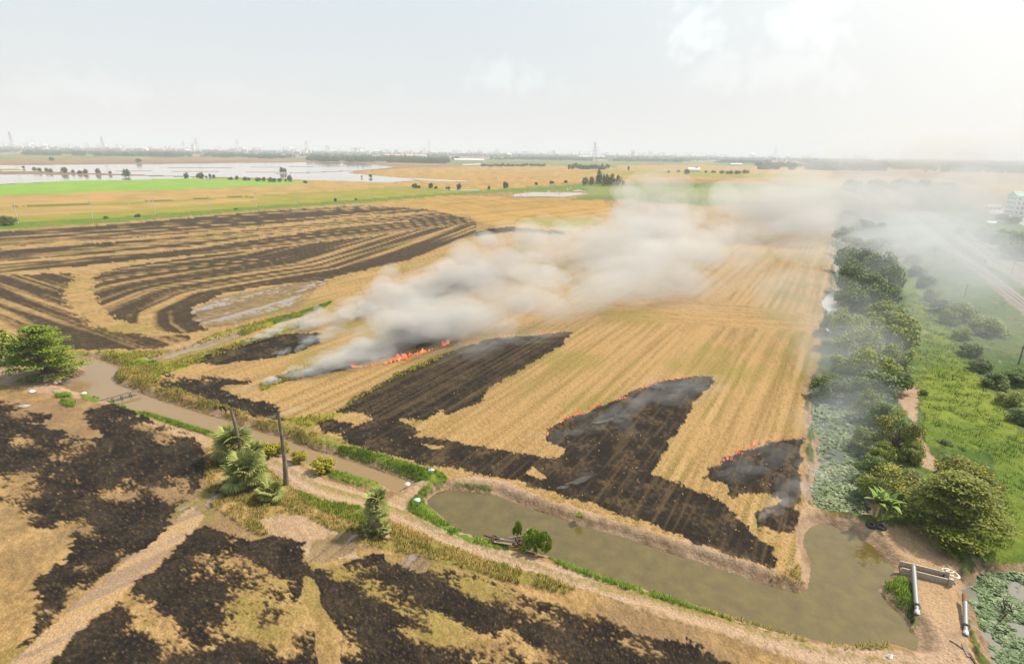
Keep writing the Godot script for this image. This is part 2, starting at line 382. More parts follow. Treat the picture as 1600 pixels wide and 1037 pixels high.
func build_ground() -> void:
	make_grid()
	var nc := cols.size()
	var nr := rows.size()
	var total := nc * nr
	# outlines in metres
	var shapes: Array[PackedVector2Array] = []
	var kinds := PackedInt32Array()
	var owners := PackedInt32Array()
	var object_names: Array[String] = ["plain"]
	for s in surfaces:
		shapes.append(poly(s[2]))
		kinds.append(s[0])
		if not object_names.has(s[1]):
			object_names.append(s[1])
		owners.append(object_names.find(s[1]))
	var n_surf := shapes.size()
	for b in burns:
		shapes.append(poly(b[1]))
	var n_burn := shapes.size()
	for c in clearings:
		shapes.append(poly(c))
	var n_clear := shapes.size()
	var rings: Array = []
	for w in water_sheets:
		var p := poly(w[2], WATER_LEVEL)
		var r := [p]
		for grow in [1.9]:
			r.append(Geometry2D.offset_polygon(p, grow, Geometry2D.JOIN_ROUND)[0])
		rings.append(r)
		shapes.append(r[1])
	# which outlines may touch each block of the grid
	var bs := 12
	var nbc := nc / bs + 1
	var nbr := nr / bs + 1
	var blocks: Array = []
	for k in nbc * nbr:
		blocks.append(PackedInt32Array())
	for s in shapes.size():
		var rmin := 1e9
		var rmax := 0.0
		var amin := 1e9
		var amax := -1e9
		for p in shapes[s]:
			var r := p.length()
			var a := rad_to_deg(atan2(p.x, -p.y))
			rmin = minf(rmin, r)
			rmax = maxf(rmax, r)
			amin = minf(amin, a)
			amax = maxf(amax, a)
		# a straight side may pass closer than its ends
		for k in shapes[s].size():
			var q := Geometry2D.get_closest_point_to_segment(Vector2.ZERO, shapes[s][k], shapes[s][(k + 1) % shapes[s].size()])
			rmin = minf(rmin, q.length())
		var pad := rad_to_deg(3.0 / maxf(rmin, 3.0))
		var j0 := maxi(rows.bsearch(rmin - 3.0) - 1, 0) / bs
		var j1 := mini(rows.bsearch(rmax + 3.0) + 1, nr - 1) / bs
		var i0 := maxi(cols.bsearch(amin - pad) - 1, 0) / bs
		var i1 := mini(cols.bsearch(amax + pad) + 1, nc - 1) / bs
		for j in range(j0, j1 + 1):
			for i in range(i0, i1 + 1):
				blocks[j * nbc + i].append(s)
	# directions of the rows
	var vp := view * Vector3((1348.0 - 800.0) / FOCAL, -(244.0 - 518.5) / FOCAL, -1.0)
	var along := Vector2(vp.x, vp.z).normalized()
	var across := Vector2(-along.y, along.x)
	var left_dir := (g2(240, 522) - g2(0, 440)).normalized()
	var left_across := Vector2(-left_dir.y, left_dir.x)
	var wet_dir := (g2(500, 440) - g2(305, 492)).normalized()
	var wet_across := Vector2(-wet_dir.y, wet_dir.x)
	var up_dir := (g2(620, 333) - g2(0, 385)).normalized()
	var up_across := Vector2(-up_dir.y, up_dir.x)
	var bend := poly([330, 520, 300, 500, 296, 484, 340, 461, 420, 447, 560, 424, 750, 352])
	var patch_dir := (g2(300, 860) - g2(100, 760)).normalized()
	var patch_across := Vector2(-patch_dir.y, patch_dir.x)
	var cross_dir := (g2(1290, 505) - g2(960, 485)).normalized()
	var cross_across := Vector2(-cross_dir.y, cross_dir.x)
	var road := poly([430, 722, 500, 760, 570, 780, 630, 802, 700, 838, 800, 871, 900, 906, 1000, 932, 1100, 960, 1200, 991, 1300, 1020, 1420, 1040])
	var road_id := object_names.find("dirt_road")
	var track_lines := [across.dot(g2(1060, 690)), across.dot(g2(1088, 690)), across.dot(g2(705, 640)), across.dot(g2(1235, 620))]
	var fork := Vector2(g2(500, 760))

	var pos := PackedVector3Array()
	pos.resize(total)
	var colour := PackedColorArray()
	colour.resize(total)
	var owner_of := PackedInt32Array()
	owner_of.resize(total)
	var straw := Color(0.425, 0.28, 0.122)
	var straw_dark := Color(0.255, 0.165, 0.066)
	var straw_green := Color(0.24, 0.205, 0.05)
	var soil := Color(0.445, 0.315, 0.215)
	var soil_dark := Color(0.225, 0.15, 0.092)
	var char_c := Color(0.018, 0.0155, 0.014)
	var char_brown := Color(0.05, 0.035, 0.02)
	var lush := Color(0.105, 0.195, 0.018)
	var lush_b := Color(0.17, 0.225, 0.035)
	for j in nr:
		var r := rows[j]
		for i in nc:
			var an := deg_to_rad(cols[i])
			var x := r * sin(an)
			var z := -r * cos(an)
			var p := Vector2(x, z)
			var nb := n_big.get_noise_2d(x, z)
			var nm := n_mid.get_noise_2d(x, z)
			var ns := n_small.get_noise_2d(x, z)
			var kind := DRY
			var own := 0
			var h := 0.0
			var burn := -1
			var clear := false
			var edge := clampf(r * 0.004, 0.35, 3.0)
			var q := p + Vector2(nm + ns * 0.5, n_mid.get_noise_2d(x + 310.0, z) + ns * 0.4) * edge
			var qb := p + Vector2(nm * 1.6 + ns * 0.8, n_mid.get_noise_2d(x, z + 510.0) * 1.6 - ns * 0.8) * edge * 1.5
			var list: PackedInt32Array = blocks[(j / bs) * nbc + i / bs]
			for k in range(list.size() - 1, -1, -1):
				var s := list[k]
				if s >= n_clear:
					var ring: Array = rings[s - n_clear]
					if Geometry2D.is_point_in_polygon(p, ring[1]):
						# the bank slopes into the water
						var shore: PackedVector2Array = ring[0]
						var dist := 9.0
						for e in shore.size():
							dist = minf(dist, Geometry2D.get_closest_point_to_segment(p, shore[e], shore[(e + 1) % shore.size()]).distance_to(p))
						if Geometry2D.is_point_in_polygon(p, shore): h = -0.72 - minf(dist, 0.8)
						else: h = minf(h, -0.72 * (1.0 - smoothstep(0.0, 1.5, dist + nm * 0.3)))
				elif s >= n_burn:
					if not clear and Geometry2D.is_point_in_polygon(q, shapes[s]): clear = true
				elif s >= n_surf:
					if burn < 0 and Geometry2D.is_point_in_polygon(qb, shapes[s]): burn = s - n_surf
				elif Geometry2D.is_point_in_polygon(q, shapes[s]):
					kind = kinds[s]
					own = owners[s]
					break
			var c := straw
			match kind:
				STRAW:
					var sr := p.dot(across)
					var tr := p.dot(along)
					if r > 118.0 and x > 20.0 and p.dot(cross_across) > g2(1290, 520).dot(cross_across) == false and r < 150.0:
						sr = p.dot(cross_across)
						tr = p.dot(cross_dir)
					var rl := n_row.get_noise_2d(sr * 0.55, tr * 0.012)
					var rf := n_row.get_noise_2d(sr * 2.1, tr * 0.05 + 40.0)
					c = straw.lerp(straw_dark, clampf(0.26 + rl * 0.75 + rf * 0.45 + ns * 0.45, 0.0, 1.0))
					for ts in track_lines:
						var off := absf(sr - ts)
						if off < 1.2:
							var worn := clampf(0.55 + n_row.get_noise_2d(tr * 0.05, ts) * 1.6 + ns * 0.6, 0.0, 1.0)
							if off > 0.55 + nm * 0.2: c = c.lerp(straw_dark.lerp(straw_green, 0.4), worn * 0.75)
							elif off < 0.45: c = c.lerp(Color(0.50, 0.36, 0.17), worn * 0.4)
					c = c.lerp(straw_green, clampf(nb * 1.5 - 0.15 + rl * 0.5, 0.0, 0.55))
					h += rf * 0.05 + ns * 0.05
				DRY:
					c = straw.lerp(straw_dark, clampf(0.55 + nm * 0.75 + ns * 0.7, 0.0, 1.0)).lerp(soil_dark, clampf(nb * 1.6 + nm * 0.4, 0.0, 0.6))
					c = c.lerp(straw_green, clampf(-nb * 1.8 - 0.2 + nm * 0.4, 0.0, 0.6))
					h += nm * 0.12 + ns * 0.07
				SOIL:
					c = soil.lerp(soil_dark, clampf(0.15 + nm * 0.5 + ns * 0.5, 0.0, 0.75)).lerp(straw, clampf(nb * 1.2, 0.0, 0.4))
					h += nm * 0.07 + ns * 0.04 + 0.06
					if own == road_id:
						# two worn wheel ruts with grass between them
						var mid := 9.0
						for e in road.size() - 1:
							mid = minf(mid, Geometry2D.get_closest_point_to_segment(p, road[e], road[e + 1]).distance_to(p))
						mid += nm * 0.25
						if mid < 0.3: c = c.lerp(straw_green, clampf(0.45 + ns * 0.8 + nb, 0.0, 0.7))
						elif mid > 0.45 and mid < 1.0:
							c = c.lerp(Color(0.47, 0.34, 0.235), 0.65)
							h -= 0.05
						elif mid > 1.35: c = c.lerp(soil_dark, clampf(0.25 + ns * 0.5, 0.0, 0.5))
				TRACK:
					var tt := n_row.get_noise_2d((p - fork).dot(Vector2(0.74, 0.67)) * 0.7, (p - fork).dot(Vector2(-0.67, 0.74)) * 0.02)
					c = soil.lerp(straw, clampf(0.2 + tt * 1.6, 0.0, 0.8)).lerp(soil_dark, clampf(0.2 - tt * 1.2 + ns * 0.4, 0.0, 0.6))
					h += tt * 0.12 + ns * 0.03 + 0.08
				LUSH:
					c = lush.lerp(lush_b, clampf(0.4 + nm * 0.9 + ns * 0.3, 0.0, 1.0)).lerp(straw_green, clampf(nb + ns * 0.5 - 0.1, 0.0, 0.6))
					h += 0.12 + nm * 0.15 + ns * 0.12
				ROUGH:
					c = straw_green.lerp(straw, clampf(0.4 + nm * 0.9 + nb, 0.0, 1.0)).lerp(straw_dark, clampf(ns * 0.9 + 0.1, 0.0, 0.7)).lerp(lush_b, clampf(nm * 1.2 - nb - 0.35, 0.0, 0.6))
					h += 0.08 + nm * 0.14 + ns * 0.12
				PADDY:
					c = Color(0.20, 0.37, 0.04).lerp(Color(0.26, 0.40, 0.07), clampf(0.5 + nb, 0.0, 1.0))
				TAN:
					var ra := n_row.get_noise_2d(p.dot(up_across) * 0.12, p.dot(up_dir) * 0.004)
					c = Color(0.46, 0.30, 0.11).lerp(Color(0.33, 0.24, 0.08), clampf(0.35 + nb * 0.8 + ra * 0.8, 0.0, 1.0))
				ORANGE:
					var ro := n_row.get_noise_2d(p.dot(up_across) * 0.08, p.dot(up_dir) * 0.003)
					c = Color(0.46, 0.285, 0.095).lerp(Color(0.30, 0.205, 0.055), clampf(0.3 + nb * 0.8 + ro + nm * 0.3, 0.0, 1.0))
				YGREEN:
					var ry := n_row.get_noise_2d(p.dot(up_across) * 0.08, p.dot(up_dir) * 0.003)
					c = Color(0.24, 0.255, 0.035).lerp(Color(0.34, 0.27, 0.06), clampf(0.45 + nb * 1.3 + ry + ns * 0.3, 0.0, 1.0))
					h += ns * 0.06
				BROWN:
					c = Color(0.24, 0.16, 0.085).lerp(Color(0.31, 0.20, 0.10), clampf(0.5 + n_big.get_noise_2d(x * 0.1, z * 0.4) * 2.0, 0.0, 1.0))
				FARGREEN:
					c = Color(0.13, 0.185, 0.045).lerp(Color(0.22, 0.25, 0.07), clampf(0.5 + n_big.get_noise_2d(x * 0.1, z * 0.3) * 2.0, 0.0, 1.0))
				MEADOW:
					c = Color(0.115, 0.18, 0.026).lerp(Color(0.215, 0.26, 0.038), clampf(0.45 + nb * 1.6 + nm * 0.7, 0.0, 1.0)).lerp(Color(0.05, 0.10, 0.018), clampf(ns * 0.6, 0.0, 0.4))
					h += 0.2 + nm * 0.25 + ns * 0.14
				SCRUB:
					c = Color(0.075, 0.135, 0.03).lerp(Color(0.135, 0.16, 0.045), clampf(0.4 + nb * 1.5 + nm * 0.8, 0.0, 1.0)).lerp(Color(0.04, 0.075, 0.022), clampf(ns * 0.9 + nm * 0.4, 0.0, 0.8))
					h += 0.2 + nm * 0.5 + ns * 0.18
				MUD:
					var rm := n_row.get_noise_2d(p.dot(across) * 0.9, p.dot(along) * 0.05) if r < 100.0 else n_row.get_noise_2d(p.dot(wet_across) * 0.42 + nm * 0.5, p.dot(wet_dir) * 0.01) * 1.4
					c = Color(0.30, 0.215, 0.115).lerp(Color(0.17, 0.12, 0.07), clampf(0.4 + rm + nm * 0.6, 0.0, 1.0)).lerp(straw_green, clampf(nb, 0.0, 0.5))
					h += rm * 0.2 + nm * 0.07 + ns * 0.05 + (0.0 if r < 100.0 else 0.012)
				FLOOD:
					c = Color(0.25, 0.17, 0.10)
					h = -0.9
				BALLAST:
					c = Color(0.20, 0.165, 0.14).lerp(Color(0.28, 0.24, 0.20), clampf(0.5 + ns + nm * 0.4, 0.0, 1.0))
					h += 0.35
				DARKLINE:
					c = Color(0.10, 0.11, 0.03)
				CONCRETE:
					c = Color(0.50, 0.48, 0.45).lerp(Color(0.40, 0.38, 0.35), clampf(0.5 + nm, 0.0, 1.0))
			if h < -0.2 and kind != FLOOD and kind != MUD:
				c = soil.lerp(soil_dark, clampf(0.55 + nm * 0.6 + ns * 0.4, 0.0, 1.0))
			elif burn >= 0 and not clear:
				var pattern: int = burns[burn][0]
				var m := 0.0
				match pattern:
					0:
						var u := p.dot(patch_dir)
						var v := p.dot(patch_across)
						var f := n_mid.get_noise_2d(u * 0.32, v * 0.75) + 0.35 * n_mid.get_noise_2d(u * 1.2, v * 2.0 + 70.0)
						var rag := n_small.get_noise_2d(u * 1.1 + 9.0, v * 2.6)
						m = clampf((f + 0.36 + rag * 0.33 + ns * 0.16 + nb * 0.25) * 4.2, 0.0, 1.0)
						m *= clampf(1.0 - (n_small.get_noise_2d(x * 2.7, z * 2.7) - 0.25) * 1.4, 0.25, 1.0)
						h += (1.0 - m) * 0.08
					1:
						var sr := p.dot(across)
						var tr := p.dot(along)
						m = clampf(0.95 - n_row.get_noise_2d(sr * 0.9, tr * 0.02) * 0.22 - ns * 0.07, 0.82, 1.0)
					2:
						var sr := p.dot(across)
						var tr := p.dot(along)
						m = clampf(0.99 - clampf(n_row.get_noise_2d(sr * 1.3, tr * 0.06) - 0.12, 0.0, 1.0) * 0.3 - clampf(nm + ns - 0.4, 0.0, 0.14), 0.84, 1.0)
					3:
						m = clampf(1.08 - (n_row.get_noise_2d(p.dot(left_across) * 0.33, p.dot(left_dir) * 0.008) + 0.1) * 1.9 - ns * 0.5, 0.0, 1.0)
					4:
						m = clampf(1.02 - (n_row.get_noise_2d(p.dot(up_across) * 0.13, p.dot(up_dir) * 0.0035) + 0.45 * n_row.get_noise_2d(p.dot(up_across) * 0.22, p.dot(up_dir) * 0.008)) * 2.2 - nm * 0.14 - ns * 0.2, 0.0, 1.0)
					5:
						var best := 1e9
						var tpos := 0.0
						var run := 0.0
						for k in bend.size() - 1:
							var cl := Geometry2D.get_closest_point_to_segment(p, bend[k], bend[k + 1])
							var dd := cl.distance_to(p)
							if dd < best:
								best = dd
								tpos = run + cl.distance_to(bend[k])
							run += bend[k].distance_to(bend[k + 1])
						m = clampf(1.08 - (n_row.get_noise_2d(best * 0.2, tpos * 0.004) + 0.5 * n_row.get_noise_2d(best * (0.8 if r < 125.0 else 0.42), tpos * 0.012)) * 2.2 - nm * 0.14 - ns * 0.25, 0.0, 1.0)
				var cb := char_c.lerp(char_brown, clampf(0.25 + nm * 0.7 + ns * 0.5, 0.0, 1.0))
				cb = cb.lerp(Color(0.105, 0.097, 0.09), clampf((n_small.get_noise_2d(x * 1.7 + 60.0, z * 1.7) + nm * 0.5 - 0.3) * 0.8, 0.0, 0.3))
				# half burnt straw at the margins is brown
				c = c.lerp(Color(0.11, 0.072, 0.033), clampf(m * 2.2, 0.0, 1.0)).lerp(cb, clampf(m * 1.7 - 0.6, 0.0, 1.0)) if pattern == 0 else c.lerp(cb, m * (0.9 if pattern > 2 else 1.0))
			pos[j * nc + i] = Vector3(x, h if j > 1 else 0.0, z)
			colour[j * nc + i] = c
			owner_of[j * nc + i] = own
	# normals
	var normal := PackedVector3Array()
	normal.resize(total)
	normal.fill(Vector3.UP)
	for j in range(2, nr - 1):
		for i in range(1, nc - 1):
			var k := j * nc + i
			var n := (pos[k + nc] - pos[k - nc]).cross(pos[k + 1] - pos[k - 1])
			normal[k] = (n if n.y > 0.0 else -n).normalized()
	# one mesh for each named piece of ground
	var faces: Array = []
	for o in object_names:
		faces.append(PackedInt32Array())
	for j in range(nr - 1):
		for i in range(nc - 1):
			var k := j * nc + i
			var f: PackedInt32Array = faces[owner_of[k]]
			if j > 0:
				f.append(k)
				f.append(k + nc)
				f.append(k + 1)
			f.append(k + 1)
			f.append(k + nc)
			f.append(k + nc + 1)
			faces[owner_of[k]] = f
	var m := mat(Color(0.88, 0.88, 0.88), 0.95, 0.2, true)
	grained(m, noise_texture(0.03, 4, [Color(0.72, 0.72, 0.72), Color(1, 1, 1)], 1024, 5), 9.0)
	m.normal_enabled = true
	m.normal_texture = noise_texture(0.06, 9, [], 512, 4, true, 5.0)
	m.normal_scale = 0.8
	m.resource_name = "ground"
	var said := {
		"plain": "broad plain of dry ground reaching to the horizon", "stubble_field": "golden rice stubble field with combine rows and fire crossing it",
		"burnt_stubble_field": "burnt stubble field with curved straw stripes beyond the canal", "stubble_field_beyond": "tan stubble field beyond the smoke",
		"dirt_road": "bare earth road running beside the fish pond", "pond_bank": "bare earth bank round the fish pond", "farm_track": "straw strewn wheel track between burnt patches",
		"meadow": "lush green meadow between the trees and the railway", "green_paddy": "bright green young rice paddy beside the flooded fields", "yellow_green_paddy": "yellow green paddy behind the row of power poles",
		"tan_field": "pale tan harvested fields in the distance", "green_far_field": "distant green field before the tree belt", "flooded_field_bed": "muddy bed of the flooded paddies",
		"paddy_bund": "low mud bunds dividing the flooded paddies", "grass_verge": "strip of green grass along road and water", "canal_bank": "grassy bank of the canal", "farmyard_ground": "bare earth yard under the shade trees",
		"rough_grass": "rough dry grass and mud between road and burnt ground", "concrete_yard": "concrete yard in front of the white building", "railway_bed": "stone bed under the railway tracks", "footpath": "bare earth footpath through the meadow",
	}
	for o in object_names.size():
		var local := PackedInt32Array()
		local.resize(total)
		local.fill(-1)
		var v := PackedVector3Array()
		var nn := PackedVector3Array()
		var cc := PackedColorArray()
		var ix: PackedInt32Array = faces[o]
		for k in ix.size():
			var g := ix[k]
			if local[g] < 0:
				local[g] = v.size()
				v.append(pos[g])
				nn.append(normal[g])
				cc.append(colour[g])
			ix[k] = local[g]
		if v.is_empty(): continue
		var arrays := []
		arrays.resize(Mesh.ARRAY_MAX)
		arrays[Mesh.ARRAY_VERTEX] = v
		arrays[Mesh.ARRAY_NORMAL] = nn
		arrays[Mesh.ARRAY_COLOR] = cc
		arrays[Mesh.ARRAY_INDEX] = ix
		var am := ArrayMesh.new()
		am.add_surface_from_arrays(Mesh.PRIMITIVE_TRIANGLES, arrays)
		var node := part(numbered(object_names[o]), am, m, self)
		tag(node, said.get(object_names[o], ""), "ground", "", "structure")


# ---------------------------------------------------------------- water
func sheet(p: PackedVector2Array, level: float) -> ArrayMesh:
	var tri := Geometry2D.triangulate_polygon(p)
	var v := PackedVector3Array()
	var nn := PackedVector3Array()
	for q in p:
		v.append(Vector3(q.x, level, q.y))
		nn.append(Vector3.UP)
	for k in range(0, tri.size(), 3):
		var a := p[tri[k]]
		var b := p[tri[k + 1]]
		var c := p[tri[k + 2]]
		if (b - a).cross(c - a) < 0.0:
			var t := tri[k + 1]
			tri[k + 1] = tri[k + 2]
			tri[k + 2] = t
	var arrays := []
	arrays.resize(Mesh.ARRAY_MAX)
	arrays[Mesh.ARRAY_VERTEX] = v
	arrays[Mesh.ARRAY_NORMAL] = nn
	arrays[Mesh.ARRAY_INDEX] = tri
	var am := ArrayMesh.new()
	am.add_surface_from_arrays(Mesh.PRIMITIVE_TRIANGLES, arrays)
	return am


func water_material(c: Color, wave: float, metres: float) -> StandardMaterial3D:
	var m := mat(c, 0.07, 0.5)
	m.normal_enabled = true
	m.normal_texture = noise_texture(0.02, 31, [], 512, 3, true, 3.0)
	m.normal_scale = wave
	m.uv1_triplanar = true
	m.uv1_world_triplanar = true
	m.uv1_scale = Vector3.ONE / metres
	return m


func build_water() -> void:
	var tints := [Color(0.175, 0.112, 0.045), Color(0.17, 0.135, 0.09), Color(0.10, 0.076, 0.02), Color(0.26, 0.27, 0.25), Color(0.035, 0.045, 0.03), Color(0.13, 0.13, 0.11)]
	for k in water_sheets.size():
		var w: Array = water_sheets[k]
		var p: PackedVector2Array = Geometry2D.offset_polygon(poly(w[2], WATER_LEVEL), 0.7, Geometry2D.JOIN_ROUND)[0]
		var m := water_material(tints[k], 0.3, 2.2)
		if k == 2:
			# turbid water with drifting scum
			grained(m, noise_texture(0.012, 63, [Color(0.8, 0.8, 0.82), Color(1, 1, 1)], 512, 5), 14.0)
		tag(part(numbered(w[0]), sheet(p, WATER_LEVEL), m, self), w[1], "water", "", "structure")
	var fm := water_material(Color(0.20, 0.17, 0.14), 0.05, 6.0)
	fm.metallic_specular = 0.38
	var flood := poly([-300, 258, 0, 258, 90, 257, 250, 256, 500, 253, 560, 254, 618, 261, 560, 266, 545, 270, 600, 275, 670, 280, 600, 285, 500, 282, 420, 278, 300, 279, 110, 282, 0, 287, -300, 292])
	tag(part("flooded_paddy_water", sheet(flood, -0.35), fm, self), "pale sheet of water standing on the flooded paddies", "water", "", "structure")
	for a in [[800, 303.8, 835, 300, 870, 301, 905, 300.6, 919, 302.6, 880, 307.4, 842, 306.4, 800, 307], [824, 298.4, 850, 295.8, 876, 296.6, 858, 299], [872, 294, 905, 290.6, 916, 296.4, 900, 298.8, 884, 296.2], [690, 294.6, 720, 296, 750, 296.5, 748, 297.5, 700, 296.6], [722, 256, 750, 255, 752, 257, 724, 258], [640, 278, 700, 281, 740, 283, 700, 283.5, 650, 281]]:
		tag(part(numbered("field_puddle"), sheet(poly(a, 0.06), 0.06), fm, self), "shallow water lying on a distant harvested plot", "water", "puddles on the distant plots", "structure")
	# water in the furrows and wheel ruts: the ground rises through it
	var rut := water_material(Color(0.17, 0.13, 0.11), 0.25, 2.0)
	for a in [[298, 486, 340, 466, 420, 451, 503, 438, 510, 442, 470, 462, 450, 480, 418, 490, 360, 505, 327, 510, 304, 500]]:
		tag(part(numbered("furrow_water"), sheet(poly(a), -0.045), rut, self), "thin water standing in the furrows of the burnt field", "water", "", "structure")
	for a in [[338, 755, 347, 757, 343, 770, 334, 786, 325, 794, 319, 789, 330, 774], [276, 795, 296, 789, 308, 792, 316, 805, 309, 809, 296, 800, 280, 800], [512, 854, 530, 835, 539, 834, 526, 853], [534, 856, 550, 836, 560, 835, 546, 856], [633, 882, 640, 866, 656, 866, 648, 880, 640, 893]]:
		tag(part(numbered("rut_puddle"), sheet(poly(a), 0.03), rut, self), "mauve grey puddle in a wheel rut of the rough ground", "water", "puddles in the wheel ruts", "structure")


# ---------------------------------------------------------------- smoke
func puff(root: Node3D, at: Vector3, size: Vector3, turn: float, thick: float, tone: Color) -> void:
	# thick: how much of the light the puff holds back along its width (an optical depth)
	var o := FogVolume.new()
	o.name = "smoke_puff"
	o.shape = RenderingServer.FOG_VOLUME_SHAPE_ELLIPSOID
	o.size = size * 2.0
	var fm := FogMaterial.new()
	fm.density = thick / (2.0 * size.x)
	fm.albedo = tone
	o.material = fm
	root.add_child(o, true)
	o.position = at - root.position
	o.rotation = Vector3(rng.randfn() * 0.2, turn, rng.randfn() * 0.2)


func puffs(called: String, label: String, path: Array, count: int, kids: int, r: Array, lift: Array, thick: Array, spread: float, flat: float, stretch: float, tone: Color, power := 1.2) -> void:
	# path: ground points in photograph pixels; balls of smoke swell and thin out along it, with smaller billows on them
	var root := thing(called, gp(path[0][0], path[0][1]), label, "smoke")
	root.set_meta("kind", "stuff")
	var pts: Array[Vector3] = []
	var length := 0.0
	for q in path:
		pts.append(gp(q[0], q[1]))
	for k in pts.size() - 1:
		length += pts[k].distance_to(pts[k + 1])
	for n in count:
		var f := pow((n + rng.randf() * 0.9) / count, power)
		var run := f * length
		var k := 0
		while k < pts.size() - 2 and run > pts[k].distance_to(pts[k + 1]):
			run -= pts[k].distance_to(pts[k + 1])
			k += 1
		var d := (pts[k + 1] - pts[k]).normalized()
		var turn := atan2(d.x, d.z) + rng.randfn() * 0.3
		var at := pts[k].lerp(pts[k + 1], run / pts[k].distance_to(pts[k + 1]))
		var usual := lerpf(r[0], r[1], f)
		var rr := usual * rng.randf_range(0.6, 1.25)
		at += Vector3(rng.randfn(), 0, rng.randfn()) * usual * spread
		var rv := rr * flat * rng.randf_range(0.75, 1.25)
		at.y = maxf(lerpf(lift[0], lift[1], f) * rng.randf_range(0.45, 1.35), rv * 0.7)
		var th := lerpf(thick[0], thick[1], sqrt(f)) * rng.randf_range(0.6, 1.4)
		puff(root, at, Vector3(rr * rng.randf_range(0.8, 1.1), rv, rr * stretch * rng.randf_range(0.8, 1.2)), turn, th, tone)
		for c in kids:
			var b := ball()
			b.y = absf(b.y) * 0.9 - 0.15
			var rk := rr * rng.randf_range(0.25, 0.5)
			puff(root, Vector3(at.x + b.x * rr * 0.9, maxf(at.y + b.y * rv * 1.15, rk * 0.5), at.z + b.z * rr * 0.9), Vector3(rk, rk * rng.randf_range(0.55, 0.9), rk * rng.randf_range(1.1, 2.2)), turn, th * rng.randf_range(0.35, 0.75), tone)


